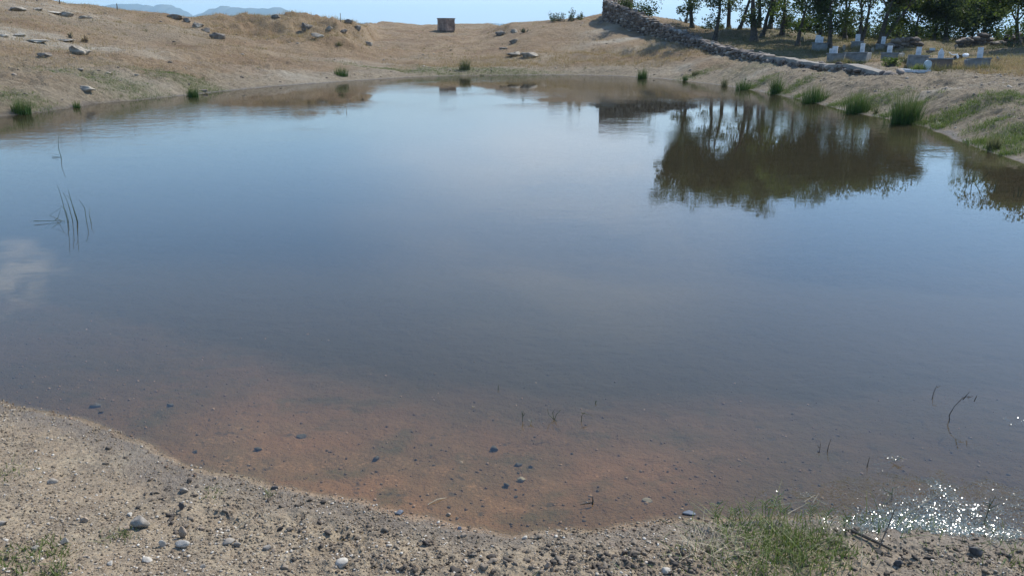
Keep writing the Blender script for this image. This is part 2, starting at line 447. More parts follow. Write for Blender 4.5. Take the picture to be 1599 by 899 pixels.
def water_material():
    m, nt, N, L, o = new_mat('pond_water')
    pos = N.new('ShaderNodeNewGeometry').outputs['Position']
    st = N.new('ShaderNodeMapping'); st.inputs['Scale'].default_value = (0.55, 1.0, 1.0)
    st.inputs['Rotation'].default_value = (0, 0, R(-14)); L.new(pos, st.inputs['Vector'])
    v = st.outputs[0]
    a = nd_noise(N, L, v, 9.0, 3, 0.5, 0.4)
    bl = nd_noise(N, L, v, 2.2, 2, 0.5, 0.2)
    sep = N.new('ShaderNodeSeparateXYZ'); L.new(pos, sep.inputs[0])
    wind = nd_range(N, L, nd_noise(N, L, pos, 0.16, 2, 0.5), 0.42, 0.60, 0.12, 1.25)
    wind = nd_math(N, L, 'MULTIPLY', wind, nd_range(N, L, sep.outputs[1], 5.0, 18.0, 0.10, 1.0))
    h = nd_math(N, L, 'ADD', nd_math(N, L, 'MULTIPLY', a, 0.0021), nd_math(N, L, 'MULTIPLY', bl, 0.0036))
    h = nd_math(N, L, 'MULTIPLY', h, wind)
    # tiny ripples around the weeds at the near right edge
    dist = N.new('ShaderNodeVectorMath'); dist.operation = 'DISTANCE'
    sc = N.new('ShaderNodeVectorMath'); sc.operation = 'MULTIPLY'; sc.inputs[1].default_value = (1, 1.9, 1)
    L.new(pos, sc.inputs[0]); L.new(sc.outputs[0], dist.inputs[0])
    gx, gy = on_water(1470, 812)
    dist.inputs[1].default_value = (gx, gy * 1.9, 0)
    wob = nd_math(N, L, 'ADD', dist.outputs['Value'], nd_math(N, L, 'MULTIPLY', nd_noise(N, L, pos, 9, 5, 0.75), 1.3))
    reg = nd_range(N, L, wob, 1.35, 1.05)
    rp = nd_noise(N, L, pos, 42, 3, 0.6)
    h = nd_math(N, L, 'ADD', h, nd_math(N, L, 'MULTIPLY', nd_math(N, L, 'MULTIPLY', rp, 0.0085), reg))
    b = N.new('ShaderNodeBump'); b.inputs['Strength'].default_value = 1.0; b.inputs['Distance'].default_value = 1.0
    L.new(h, b.inputs['Height'])
    fr = N.new('ShaderNodeFresnel')          # same reflectance from either side of the thin surface
    bf = N.new('ShaderNodeNewGeometry').outputs['Backfacing']
    L.new(nd_range(N, L, bf, 0.0, 1.0, 1.45, 1 / 1.45), fr.inputs['IOR'])
    L.new(b.outputs[0], fr.inputs['Normal'])
    gl = N.new('ShaderNodeBsdfGlossy'); gl.inputs['Roughness'].default_value = 0.012
    L.new(b.outputs[0], gl.inputs['Normal'])
    tr = N.new('ShaderNodeBsdfTransparent'); tr.inputs['Color'].default_value = (0.86, 0.83, 0.70, 1)
    mx = N.new('ShaderNodeMixShader')
    L.new(fr.outputs[0], mx.inputs[0]); L.new(tr.outputs[0], mx.inputs[1]); L.new(gl.outputs[0], mx.inputs[2])
    L.new(mx.outputs[0], o.inputs['Surface'])
    return m

def leaf_mat(name, dark, light, tip=None, transl=0.35, rough=0.6):
    """foliage: colour varies blade by blade through the point attribute rnd"""
    m, nt, N, L, o = new_mat(name)
    r = nd_attr(N, 'rnd')
    c = nd_mix(N, L, r, dark, light)
    if tip is not None:
        c = nd_mix(N, L, nd_range(N, L, nd_attr(N, 'tip'), 0.55, 1.0), c, tip)
    p = N.new('ShaderNodeBsdfPrincipled'); p.inputs['Roughness'].default_value = rough
    p.inputs['Specular IOR Level'].default_value = 0.25
    L.new(c, p.inputs['Base Color'])
    t = N.new('ShaderNodeBsdfTranslucent'); L.new(nd_mix(N, L, 0.5, c, (0.9, 1.0, 0.35), 'MULTIPLY'), t.inputs['Color'])
    mx = N.new('ShaderNodeMixShader'); mx.inputs[0].default_value = transl
    L.new(p.outputs[0], mx.inputs[1]); L.new(t.outputs[0], mx.inputs[2])
    L.new(mx.outputs[0], o.inputs['Surface'])
    return m

M_GROUND = ground_material()
M_WATER = water_material()
M_ROCK = simple_mat('lichen_rock', (0.16, 0.132, 0.10), (0.42, 0.37, 0.29), 3.0, 0.9, 0.03, 6)
M_ROCK_DARK = simple_mat('dark_rock', (0.075, 0.064, 0.052), (0.30, 0.255, 0.20), 3.0, 0.9, 0.03, 6)
M_ROCK_PALE = simple_mat('pale_rock', (0.27, 0.235, 0.18), (0.48, 0.435, 0.35), 2.0, 0.9, 0.03, 5)
M_STONE_GREY = simple_mat('grey_stone', (0.20, 0.17, 0.135), (0.38, 0.335, 0.27), 30, 0.85, 0.002, 90)
M_STONE_WHITE = simple_mat('white_quartz', (0.33, 0.29, 0.23), (0.54, 0.49, 0.41), 35, 0.8, 0.002, 90)
M_STONE_TAN = simple_mat('tan_stone', (0.24, 0.18, 0.125), (0.40, 0.31, 0.225), 30, 0.85, 0.002, 90)
M_STONE_DARK = simple_mat('dark_stone', (0.045, 0.042, 0.04), (0.12, 0.11, 0.10), 30, 0.7, 0.002, 90)
M_STONE_BLUE = simple_mat('slate_stone', (0.07, 0.085, 0.105), (0.15, 0.165, 0.19), 30, 0.6, 0.002, 90)
M_WALL = simple_mat('wall_stone', (0.105, 0.085, 0.068), (0.35, 0.31, 0.26), 1.3, 0.9, 0.02, 8)
M_WALL_CORE = simple_mat('wall_mortar', (0.12, 0.10, 0.08), (0.20, 0.17, 0.135), 3, 0.95, 0.02, 8)
M_BARK = simple_mat('bark', (0.055, 0.047, 0.04), (0.135, 0.112, 0.09), 7, 0.9, 0.02, 20)
M_MARBLE = simple_mat('pale_marble', (0.36, 0.39, 0.40), (0.70, 0.72, 0.72), 7, 0.6, 0.003, 30)
M_CONCRETE = simple_mat('grave_concrete', (0.12, 0.13, 0.13), (0.30, 0.31, 0.30), 4, 0.9, 0.004, 30)
M_CONCRETE_BROWN = simple_mat('brown_concrete', (0.13, 0.095, 0.075), (0.22, 0.165, 0.13), 3, 0.9, 0.004, 30)
M_EARTH = simple_mat('grave_earth', (0.20, 0.15, 0.10), (0.34, 0.27, 0.18), 6, 0.95, 0.01, 20)
M_HILLS = simple_mat('hills', (0.10, 0.11, 0.07), (0.16, 0.15, 0.10), 0.004, 0.95)
M_WOOD = simple_mat('weathered_wood', (0.11, 0.09, 0.07), (0.24, 0.20, 0.16), 12, 0.9)
M_TWIG = simple_mat('dark_twig', (0.03, 0.026, 0.02), (0.07, 0.06, 0.045), 40, 0.6)
M_STRAW = simple_mat('dry_straw', (0.36, 0.29, 0.19), (0.55, 0.47, 0.33), 60, 0.7)
M_BLACK = simple_mat('black_cloth', (0.012, 0.012, 0.013), (0.035, 0.034, 0.034), 10, 0.9)
M_WHITE = simple_mat('white_cloth', (0.68, 0.68, 0.66), (0.82, 0.82, 0.8), 6, 0.9)
M_LEAF = leaf_mat('oak_leaf', (0.042, 0.060, 0.024), (0.125, 0.158, 0.052), None, 0.5)
M_LEAF_B = leaf_mat('oak_leaf_light', (0.055, 0.085, 0.020), (0.150, 0.200, 0.045), None, 0.55)
M_BUSH = leaf_mat('bush_leaf', (0.040, 0.058, 0.028), (0.10, 0.125, 0.05), None, 0.35)
M_RUSH = leaf_mat('rush', (0.036, 0.080, 0.022), (0.095, 0.165, 0.045), (0.24, 0.23, 0.10), 0.3, 0.5)
M_RUSH_DRY = leaf_mat('rush_dry', (0.07, 0.085, 0.04), (0.16, 0.16, 0.075), (0.30, 0.25, 0.14), 0.3)
M_GRASS = leaf_mat('green_grass', (0.060, 0.100, 0.022), (0.165, 0.215, 0.060), (0.27, 0.27, 0.11), 0.4, 0.5)
M_DRYGRASS = leaf_mat('dry_grass', (0.24, 0.155, 0.085), (0.47, 0.35, 0.20), (0.52, 0.41, 0.26), 0.35)
M_MIXGRASS = leaf_mat('parched_grass', (0.10, 0.105, 0.045), (0.26, 0.22, 0.11), (0.42, 0.34, 0.2), 0.35)
M_GRAVEL = None

# ------------------------------------------------------------------ object helpers
def tag(o, label=None, cat=None, group=None, kind=None):
    if label: o['label'] = label
    if cat: o['category'] = cat
    if group: o['group'] = group
    if kind: o['kind'] = kind
    return o

def empty(name, loc, label, cat, group=None):
    o = bpy.data.objects.new(name, None)
    o.empty_display_size = 0.1
    o.location = loc
    col.objects.link(o)
    return tag(o, label, cat, group)

def link(name, me, mat, parent=None, loc=None):
    me.materials.append(mat) if mat and not me.materials else None
    o = bpy.data.objects.new(name, me)
    col.objects.link(o)
    if loc is not None: o.location = loc
    if parent is not None: o.parent = parent
    return o

def np_mesh(name, verts, faces_by_n, attrs=None, smooth=False):
    """verts (n,3); faces_by_n: list of (m,k) int arrays"""
    me = bpy.data.meshes.new(name)
    verts = np.asarray(verts, np.float32)
    me.vertices.add(len(verts))
    me.vertices.foreach_set('co', verts.ravel())
    li = np.concatenate([f.ravel() for f in faces_by_n]).astype(np.int32)
    tot = np.concatenate([np.full(len(f), f.shape[1], np.int32) for f in faces_by_n])
    start = np.concatenate([[0], np.cumsum(tot)[:-1]]).astype(np.int32)
    me.loops.add(len(li)); me.loops.foreach_set('vertex_index', li)
    me.polygons.add(len(tot)); me.polygons.foreach_set('loop_start', start)
    me.polygons.foreach_set('loop_total', tot)
    if smooth:
        me.polygons.foreach_set('use_smooth', np.ones(len(tot), bool))
    me.update(calc_edges=True)
    for k, v in (attrs or {}).items():
        at_ = me.attributes.new(k, 'FLOAT', 'POINT')
        at_.data.foreach_set('value', np.asarray(v, np.float32))
    return me

class MB:
    def __init__(s): s.v = []; s.f = []
    def add(s, vs, fs):
        b = len(s.v); s.v += [tuple(q) for q in vs]; s.f += [tuple(i + b for i in f) for f in fs]
    def box(s, x0, x1, y0, y1, z0, z1, jit=0.0, rnd=None, M=None):
        q = [(x, y, z) for z in (z0, z1) for y in (y0, y1) for x in (x0, x1)]
        if jit: q = [tuple(c + rnd.uniform(-jit, jit) for c in p) for p in q]
        if M is not None: q = [M @ Vector(p) for p in q]
        s.add(q, [(0, 2, 3, 1), (4, 5, 7, 6), (0, 1, 5, 4), (1, 3, 7, 5), (3, 2, 6, 7), (2, 0, 4, 6)])
    def tube(s, pts, rads, n=7):
        b = len(s.v); pts = [Vector(p) for p in pts]
        for i, p in enumerate(pts):
            t = (pts[min(i + 1, len(pts) - 1)] - pts[max(i - 1, 0)]).normalized()
            u = t.cross(Vector((0.31, 0.95, 0.1))).normalized(); w = t.cross(u)
            for k in range(n):
                an = 2 * math.pi * k / n
                s.v.append(tuple(p + (u * math.cos(an) + w * math.sin(an)) * rads[i]))
        for i in range(len(pts) - 1):
            for k in range(n):
                a = b + i * n + k; c = b + i * n + (k + 1) % n
                s.f.append((a, c, c + n, a + n))
        s.f.append(tuple(b + k for k in range(n))[::-1])
        s.f.append(tuple(b + (len(pts) - 1) * n + k for k in range(n)))
    def mesh(s, name, smooth=False):
        me = bpy.data.meshes.new(name); me.from_pydata(s.v, [], s.f); me.update()
        if smooth: me.polygons.foreach_set('use_smooth', np.ones(len(me.polygons), bool))
        return me
    def build(s, name, mat, parent=None, loc=None, smooth=False):
        return link(name, s.mesh(name, smooth), mat, parent, loc)

import bmesh
def ico(sub):
    bm = bmesh.new(); bmesh.ops.create_icosphere(bm, subdivisions=sub, radius=1.0)
    v = np.array([q.co[:] for q in bm.verts]); f = np.array([[q.index for q in t.verts] for t in bm.faces])
    bm.free(); return v, f
ICO = {k: ico(k) for k in (1, 2, 3, 4)}

def rock_shape(seed, sub=3, cuts=9, bump=0.10, cut_lo=0.55):
    """a boulder: sphere trimmed by random planes, then roughened; unit half-size"""
    rng = np.random.RandomState(seed)
    v, f = ICO[sub]; v = v.copy()
    for _ in range(cuts):
        n = rng.normal(size=3); n /= np.linalg.norm(n)
        d = rng.uniform(cut_lo, 0.92)
        over = v @ n - d
        v -= np.outer(np.maximum(over, 0) * 0.93, n)
    out = np.array([mnoise.noise(Vector(p * 2.3 + seed * 3.1)) * bump + mnoise.noise(Vector(p * 6 + seed)) * bump * 0.45 for p in v])
    v += v * out[:, None]
    v /= np.abs(v).max(axis=0)
    return v, f

def rock(name, loc, w, d, h, seed, mat, label=None, cat='rock', group=None, rz=None, sub=3, sink=0.25, tilt=0.0, cuts=9):
    v, f = rock_shape(seed, sub, cuts, 0.24 if cuts > 20 else 0.10, 0.38 if cuts > 10 else 0.55)
    v = v * np.array([w / 2, d / 2, h / 2 * (1 + sink)])
    v[:, 2] += h / 2 * (1 - sink)
    me = np_mesh(name, v, [f], smooth=cuts <= 20)
    o = link(name, me, mat, None, loc)
    o.rotation_euler = (tilt, 0, rz if rz is not None else (seed * 1.7) % 3 - 1.5)
    return tag(o, label, cat, group)

def blades(P, H, W_, lean, seed, seg=3, curve=0.35, twist=None):
    """P (n,3) roots; returns verts, quads, rnd, tip for thin tapering blades"""
    rng = np.random.RandomState(seed); n = len(P)
    H = np.broadcast_to(H, n); W_ = np.broadcast_to(W_, n)
    az = rng.uniform(0, 2 * np.pi, n) if twist is None else twist
    le = rng.normal(0, 1, n) * lean
    dirx, diry = np.cos(az), np.sin(az)
    fa = rng.uniform(0, 2 * np.pi, n)
    sx, sy = np.cos(fa), np.sin(fa)
    V = np.zeros((n, (seg + 1) * 2, 3)); T = np.zeros((n, (seg + 1) * 2))
    for i in range(seg + 1):
        t = i / seg
        off = (np.abs(le) * t + curve * np.abs(le) * t * t) * H
        cx, cy = P[:, 0] + dirx * off, P[:, 1] + diry * off
        cz = P[:, 2] + H * t * (1 - 0.25 * np.minimum(np.abs(le), 1.2) * t)
        w = W_ * (1 - t ** 1.6 * 0.93) / 2
        for k, sg in ((0, -1), (1, 1)):
            V[:, 2 * i + k] = np.stack([cx + sg * sx * w, cy + sg * sy * w, cz], 1)
            T[:, 2 * i + k] = t
    base = (np.arange(n) * (seg + 1) * 2)[:, None, None]
    q = np.array([[2 * i, 2 * i + 1, 2 * i + 3, 2 * i + 2] for i in range(seg)])[None]
    Q = (base + q).reshape(-1, 4)
    rn = np.repeat(rng.uniform(0, 1, n), (seg + 1) * 2)
    return V.reshape(-1, 3), Q, rn, T.ravel()

def blade_mesh(name, parts):
    vs_, qs, rs, ts = [], [], [], []; off = 0
    for v, q, r, t in parts:
        vs_.append(v); qs.append(q + off); rs.append(r); ts.append(t); off += len(v)
    return np_mesh(name, np.concatenate(vs_), [np.concatenate(qs)], {'rnd': np.concatenate(rs), 'tip': np.concatenate(ts)})

# ================================================================== GROUND
az = np.concatenate([np.linspace(-math.pi, R(-46), 46, endpoint=False), np.linspace(R(-46), R(-38), 30, endpoint=False),
                     np.linspace(R(-38), R(38), 700, endpoint=False), np.linspace(R(38), R(46), 30, endpoint=False),
                     np.linspace(R(46), math.pi, 46, endpoint=False)])
def geo(a, b, n): return np.exp(np.linspace(math.log(a), math.log(b), n, endpoint=False))
rr = np.concatenate([geo(0.25, 2.4, 24), geo(2.4, 6.5, 400), geo(6.5, 16, 90), geo(16, 45, 380), geo(45, 130, 220), geo(130, 9000, 50), [9000]])
RR, AZ = np.meshgrid(rr, az, indexing='ij')
gx, gy = (RR * np.sin(AZ)).ravel(), (RR * np.cos(AZ)).ravel()
gz, gd = terrain(gx, gy, True, True)
nr_, na_ = len(rr), len(az)
ii, jj = np.meshgrid(np.arange(nr_ - 1), np.arange(na_), indexing='ij')
j2 = (jj + 1) % na_
quads = np.stack([ii * na_ + jj, ii * na_ + j2, (ii + 1) * na_ + j2, (ii + 1) * na_ + jj], -1).reshape(-1, 4)[:, ::-1]
gv = np.stack([gx, gy, gz], 1)
cen = len(gv)
gv = np.vstack([gv, [[0, 0, float(gz[:na_].mean())]]])
tri = np.stack([np.full(na_, cen), (np.arange(na_) + 1) % na_, np.arange(na_)], 1)
ya = np.maximum(gy, 0.1); aa = gx / ya
far = sstep(7, 11, gy) + (gy < -6) * 1.0; far = np.clip(far, 0, 1)
def patch(x, y, rx, ry, gain=1.0, Yfix=None):
    p = ground_at(x, y)
    q = ((gx - p.x) / rx) ** 2 + ((gy - p.y) / ry) ** 2
    return gain * np.exp(-q)
wet = (1 - sstep(0.01, 0.20, gd + 0.12 * fbm(gx * 3, gy * 3, 3, 101))) * (gd > -0.02)
wet = np.maximum(wet, 0.75 * sstep(0.2, 1.2, gx) * (1 - sstep(4, 5, gy)) * (gy > 1.5) * (gd > -0.02) * sstep(-0.25, 0.2, fbm(gx * 4, gy * 4, 4, 113)))
bare = np.maximum(1 - sstep(1.0, 3.2, gd + 1.6 * fbm(gx / 2, gy / 2, 3, 103)),
                  sstep(0.20, 0.32, aa) * (1 - sstep(5.0, 7.5, gd)) * 0.95)
bare = np.maximum(bare, 0.55 * sstep(0.05, 0.4, fbm(gx / 5, gy / 5, 4, 105)))
pale = np.zeros_like(gx)
for (px_, py_, rx_, ry_, g_) in ((60, 62, 7, 1.6, 0.85), (30, 55, 4, 1.2, 0.9), (120, 18, 6, 2.0, 0.5), (40, 12, 5, 2, 0.6), (440, 112, 2.6, 2.0, 0.45),
                                 (570, 100, 3.0, 1.2, 0.5), (190, 125, 4.0, 1.5, 0.35), (870, 90, 3.5, 1.5, 0.4), (975, 62, 3.0, 0.8, 0.8),
                                 (1010, 73, 2.5, 0.7, 0.6), (940, 48, 2.0, 1.5, 0.5), (1100, 92, 2.5, 0.7, 0.55), (1200, 108, 2.5, 0.6, 0.5), (1480, 140, 2.2, 0.5, 0.6)):
    pale = np.maximum(pale, patch(px_, py_, rx_, ry_, g_) * (0.35 + 1.3 * np.clip(fbm(gx * 0.9, gy * 2.2, 4, 107) + 0.35, 0, 1)))
green = np.zeros_like(gx)
GREEN = ((1195, 146, .3, .3), (1245, 152, .3, .3), (1300, 165, .3, .3), (1325, 160, .5, .4), (1385, 181, .4, .25), (1440, 193, .4, .25), (1462, 201, .4, .25), (1522, 224, .3, .2), (1578, 240, .3, .2), (1430, 165, .4, .3), (45, 158, 1.6, 0.8), (180, 130, 3.0, 1.0), (1180, 134, 0.8, 0.5), (1235, 140, 0.8, 0.5), (1370, 160, 0.8, 0.6), (1480, 184, 0.9, 0.5), (1500, 178, 0.5, 0.5),
         (1545, 195, 0.4, 0.4), (1590, 205, 0.9, 0.5), (1592, 152, 0.9, 0.5), (1575, 225, 0.9, 0.5), (760, 110, 4.0, 0.8), (640, 112, 4.0, 0.7), (1090, 116, 1.0, 0.6), (300, 128, 3, 1))
for (px_, py_, rx_, ry_) in GREEN:
    green = np.maximum(green, patch(px_, py_, rx_, ry_, 0.9 if px_ > 1100 else 0.55))
under_trees = sstep(0.22, 0.30, aa) * sstep(36, 44, gy + 10 * fbm(gx / 4, gy / 4, 2, 109)) * (1 - sstep(75, 85, gy))
green = np.maximum(green, 0.55 * under_trees)
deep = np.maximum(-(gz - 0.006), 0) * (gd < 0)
rc = on_water(600, 735)
red = np.exp(-((gx - rc[0]) / 1.45) ** 2 - ((gy - rc[1]) / 1.9) ** 2 + 0.9 * fbm(gx * 1.1, gy * 1.1, 4, 111)); red = np.clip(red * 1.25, 0, 1)
ext = lambda v: np.append(v, v[:na_].mean())
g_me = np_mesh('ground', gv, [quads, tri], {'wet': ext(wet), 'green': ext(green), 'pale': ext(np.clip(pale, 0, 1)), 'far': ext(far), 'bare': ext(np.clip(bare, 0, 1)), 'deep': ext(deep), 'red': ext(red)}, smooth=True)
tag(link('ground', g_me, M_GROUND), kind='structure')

# ================================================================== WATER
pc = POLY.mean(axis=0)
exp = []
n = len(POLY)
for i in range(n):
    e = POLY[(i + 1) % n] - POLY[i - 1]; e = e / np.linalg.norm(e)
    nrm = np.array([-e[1], e[0]])            # outline runs clockwise
    exp.append(POLY[i] + nrm * 0.45)
wm = MB(); wm.add([(q[0], q[1], 0.0) for q in exp], [tuple(range(n))[::-1]])
tag(wm.build('water', M_WATER), kind='structure')

# ================================================================== FAR HILLS
def ridge(px, Yd, seed, depth=900, base=-75):
    xs_ = np.linspace(px[0][0], px[-1][0], 160)
    ys_ = np.interp(xs_, [p[0] for p in px], [p[1] for p in px])
    ys_ = ys_ - 1.2 * fbm(xs_ / 14.0, xs_ * 0, 4, seed)
    rows = 14; V = []
    for i in range(rows):
        t = i / (rows - 1) * 2 - 1
        k = math.exp(-(t * 1.8) ** 2) - math.exp(-3.24)
        k /= 1 - math.exp(-3.24)
        for x, y in zip(xs_, ys_):
            a, s = ray(x, y)
            Y = Yd + t * depth
            top = CAM_H + s * Yd
            rg = 1 + 0.10 * float(vnoise(np.array([x / 9.0]), np.array([i * 0.9]), seed)[0]) * (1 - abs(1 - k))
            V.append((a * Yd, Y, base + (top - base) * max(k, 0) * (rg if k < 0.999 else 1)))
    nx = len(xs_)
    F = np.array([[i * nx + j, i * nx + j + 1, (i + 1) * nx + j + 1, (i + 1) * nx + j] for i in range(rows - 1) for j in range(nx - 1)])
    tag(link('hills', np_mesh('hills', np.array(V), [F], smooth=True), M_HILLS), kind='structure')
ridge([(60, 40), (95, 12), (122, 7), (140, 10), (160, 22), (190, 50)], 6400, 3)
ridge([(130, 45), (150, 15), (165, 10), (182, 4.5), (198, 8), (214, 5.5), (232, 9), (262, 8), (275, 10), (290, 21), (310, 40), (330, 60)], 6000, 1)
ridge([(280, 60), (308, 25), (330, 17), (350, 10.5), (372, 12), (400, 11.5), (438, 12), (455, 18), (482, 20), (505, 29), (540, 33), (575, 36), (600, 42), (640, 60)], 5600, 2)
ridge([(735, 58), (748, 41), (765, 36.5), (785, 36), (800, 38), (812, 43), (830, 58)], 7000, 4, 700)
ridge([(820, 58), (835, 40), (860, 37), (900, 42), (930, 58)], 7300, 5, 700)

# ================================================================== HAZE
hz = MB(); hz.box(-9500, 9500, -9200, 9400, -90, 330)
hm, hnt, HN, HL, ho = new_mat('haze')
pv_ = HN.new('ShaderNodeVolumePrincipled')
pv_.inputs['Color'].default_value = (0.50, 0.79, 1.0, 1)
pv_.inputs['Density'].default_value = 0.00015
pv_.inputs['Anisotropy'].default_value = 0.2
HL.new(pv_.outputs[0], ho.inputs['Volume'])
tag(hz.build('haze', hm), kind='stuff')

# ================================================================== DRY STONE WALL
def wall_path():
    P = []
    for (x, Y, yt) in ((1412, 25.9, 122.8), (1380, 27.0, 119.5), (1350, 28.3, 116), (1300, 31, 109), (1250, 33.8, 101), (1200, 37.4, 91.5), (1150, 42, 79.5), (1100, 46.6, 65),
                       (1050, 51.4, 46), (1020, 54.4, 33), (1000, 56.3, 24), (980, 58, 15), (962, 59.6, 9), (950, 61.2, 4), (948, 63.5, -1), (953, 67, -6), (965, 73, -12), (985, 80, -14)):
        p = at(x, yt, Y); P.append((p.x, p.y, p.z))
    return np.array(P)
WP = wall_path()
seglen = np.concatenate([[0], np.cumsum(np.hypot(np.diff(WP[:, 0]), np.diff(WP[:, 1])))])
def wall_at(s):
    q = [float(np.interp(s, seglen, WP[:, k])) for k in range(3)]
    q[2] = float(np.interp(s, _ss, _pz))
    q2 = [float(np.interp(min(s + 0.3, seglen[-1]), seglen, WP[:, k])) for k in range(3)]
    q1 = [float(np.interp(max(s - 0.3, 0), seglen, WP[:, k])) for k in range(3)]
    return Vector(q), Vector((q2[0] - q1[0], q2[1] - q1[1], 0)).normalized()
rnd = random.Random(4)
w_root = empty('stone_wall', (float(WP[5][0]), float(WP[5][1]), ground_z(WP[5][0], WP[5][1])), 'long dry stone wall climbing the bank from right to its tall curved end beside the mound', 'stone wall')
core = MB(); rl = []
_ss = np.arange(0, seglen[-1] + 0.3, 0.25)
_pz = []
for _s in _ss:
    _x, _y, _z = (float(np.interp(_s, seglen, WP[:, k])) for k in range(3))
    _pz.append(max(_z, ground_z(_x, _y) + 0.30))
_pz = np.convolve(np.pad(np.array(_pz), 8, mode='edge'), np.ones(17) / 17, mode='valid')
S = np.arange(0, seglen[-1], 0.4)
for s in S:
    p, t = wall_at(s); nn = Vector((t.y, -t.x, 0)); p.z -= 0.26 * (1 - min(1, s / 3.0))
    zb = min(ground_z(p.x + nn.x * k, p.y + nn.y * k) for k in (-0.5, 0, 0.5)) - 0.3
    top = max(p.z - 0.09, zb + 0.1)
    rl.append([p + nn * k for k in (-0.24, 0.24)] + [zb, top])
V = []; Fc = []
for a_, b_, zb, zt in rl:
    V += [(a_.x, a_.y, zb), (b_.x, b_.y, zb), (b_.x, b_.y, zt), (a_.x, a_.y, zt)]
for i in range(len(rl) - 1):
    b0 = i * 4
    for k in range(4): Fc.append((b0 + k, b0 + (k + 1) % 4, b0 + 4 + (k + 1) % 4, b0 + 4 + k))
Fc.append((0, 1, 2, 3)); e0 = (len(rl) - 1) * 4; Fc.append((e0 + 3, e0 + 2, e0 + 1, e0))
core.add(V, Fc)
def inv(o, root):
    o.parent = root; o.matrix_parent_inverse = Matrix.Translation(-root.location)
inv(core.build('wall_core', M_WALL_CORE), w_root)
ROCKS8 = [rock_shape(300 + k, 2, 10, 0.06, 0.5)[0] for k in range(10)]
F2 = ICO[2][1]
vv = []; ff = []; ofs = 0; tint = []
for side in (-1, 1):
    s = 0.1
    while s < seglen[-1] - 0.1:
        p, t = wall_at(s); nn = Vector((t.y, -t.x, 0)) * side
        gb = ground_z(p.x + nn.x * 0.35, p.y + nn.y * 0.35)
        z = gb - 0.08 + rnd.uniform(-0.05, 0.05)
        while z < p.z - (0.20 if s < float(seglen[5]) else 0.06):
            hh = rnd.uniform(0.13, 0.26); ww = rnd.uniform(0.2, 0.42)
            q = ROCKS8[rnd.randrange(10)] * np.array([ww * 0.56, 0.15, hh * 0.58])
            ds = rnd.uniform(-0.09, 0.09); bulge = rnd.uniform(0.17, 0.25)
            c = np.array([p.x + t.x * ds + nn.x * bulge, p.y + t.y * ds + nn.y * bulge, z + hh / 2])
            Mx = np.array([[t.x, nn.x, 0], [t.y, nn.y, 0], [0, 0, 1]])
            vv.append(q @ Mx.T + c); ff.append(F2 + ofs); ofs += len(q); tint.append(np.full(len(q), rnd.random()))
            z += hh * 0.95
        s += rnd.uniform(0.24, 0.34)
def tint_mat(name, stops, rough=0.9):
    m, nt, N, L, o = new_mat(name)
    r = N.new('ShaderNodeValToRGB'); L.new(nd_attr(N, 'rnd'), r.inputs[0])
    e = r.color_ramp.elements
    while len(e) < len(stops): e.new(0.5)
    for k, (p_, c_) in enumerate(stops): e[k].position = p_; e[k].color = (*c_, 1)
    p = N.new('ShaderNodeBsdfPrincipled'); p.inputs['Roughness'].default_value = rough
    tc = N.new('ShaderNodeTexCoord').outputs['Object']
    nz = nd_range(N, L, nd_noise(N, L, tc, 9, 5, 0.7), 0.3, 0.7, 0.65, 1.25)
    mul = N.new('ShaderNodeVectorMath'); mul.operation = 'SCALE'; L.new(r.outputs[0], mul.inputs[0]); L.new(nz, mul.inputs['Scale'])
    L.new(mul.outputs[0], p.inputs['Base Color'])
    L.new(p.outputs[0], o.inputs['Surface'])
    return m
M_WALLSTONES = tint_mat('wall_stones', [(0, (0.075, 0.058, 0.046)), (0.5, (0.17, 0.135, 0.105)), (0.85, (0.26, 0.215, 0.17)), (1.0, (0.38, 0.34, 0.28))])
me = np_mesh('facing_stones', np.concatenate(vv), [np.concatenate(ff)], {'rnd': np.concatenate(tint)})
inv(link('facing_stones', me, M_WALLSTONES), w_root)
# flat coping stones
cp = []; cf = []; ofs = 0; ct = []
s_cop = float(seglen[5])
s = s_cop
while s < seglen[-1] - 0.2:
    p, t = wall_at(s); L_ = rnd.uniform(0.28, 0.5); hh = rnd.uniform(0.07, 0.15)
    q = ROCKS8[rnd.randrange(10)] * np.array([L_ * 0.58, 0.31 + rnd.uniform(-0.03, 0.04), hh * 0.6])
    Mx = np.array([[t.x, t.y, 0], [t.y, -t.x, 0], [0, 0, 1]])
    cp.append(q @ Mx.T + np.array([p.x, p.y, p.z - 0.02 + rnd.uniform(-0.02, 0.05)])); cf.append(F2 + ofs); ofs += len(q); ct.append(np.full(len(q), rnd.uniform(0.35, 0.95)))
    s += L_ * 0.92
inv(link('coping_stones', np_mesh('coping_stones', np.concatenate(cp), [np.concatenate(cf)], {'rnd': np.concatenate(ct)}), M_WALLSTONES), w_root)

# the lower end is finished with a smooth pale coping
V = []; Fc = []; SS = np.arange(0.1, s_cop + 0.1, 0.35)
for s in SS:
    p, t = wall_at(s); nn = Vector((t.y, -t.x, 0)); z = p.z + 0.012 * math.sin(s * 2.1) + rnd.uniform(-.008, .008)
    z += -0.26 * (1 - min(1, s / 3.0)) + 0.03 * math.sin(s * 0.9) + rnd.uniform(-.012, .012); wa, wb = .27 + rnd.uniform(-.03, .03), .27 + rnd.uniform(-.03, .03)
    V += [(p.x - nn.x * wa, p.y - nn.y * wa, z - .11), (p.x + nn.x * wb, p.y + nn.y * wb, z - .11), (p.x + nn.x * (wb - .04), p.y + nn.y * (wb - .04), z), (p.x - nn.x * (wa - .04), p.y - nn.y * (wa - .04), z)]
for i in range(len(SS) - 1):
    for k in range(4): Fc.append((i * 4 + k, i * 4 + (k + 1) % 4, i * 4 + 4 + (k + 1) % 4, i * 4 + 4 + k))
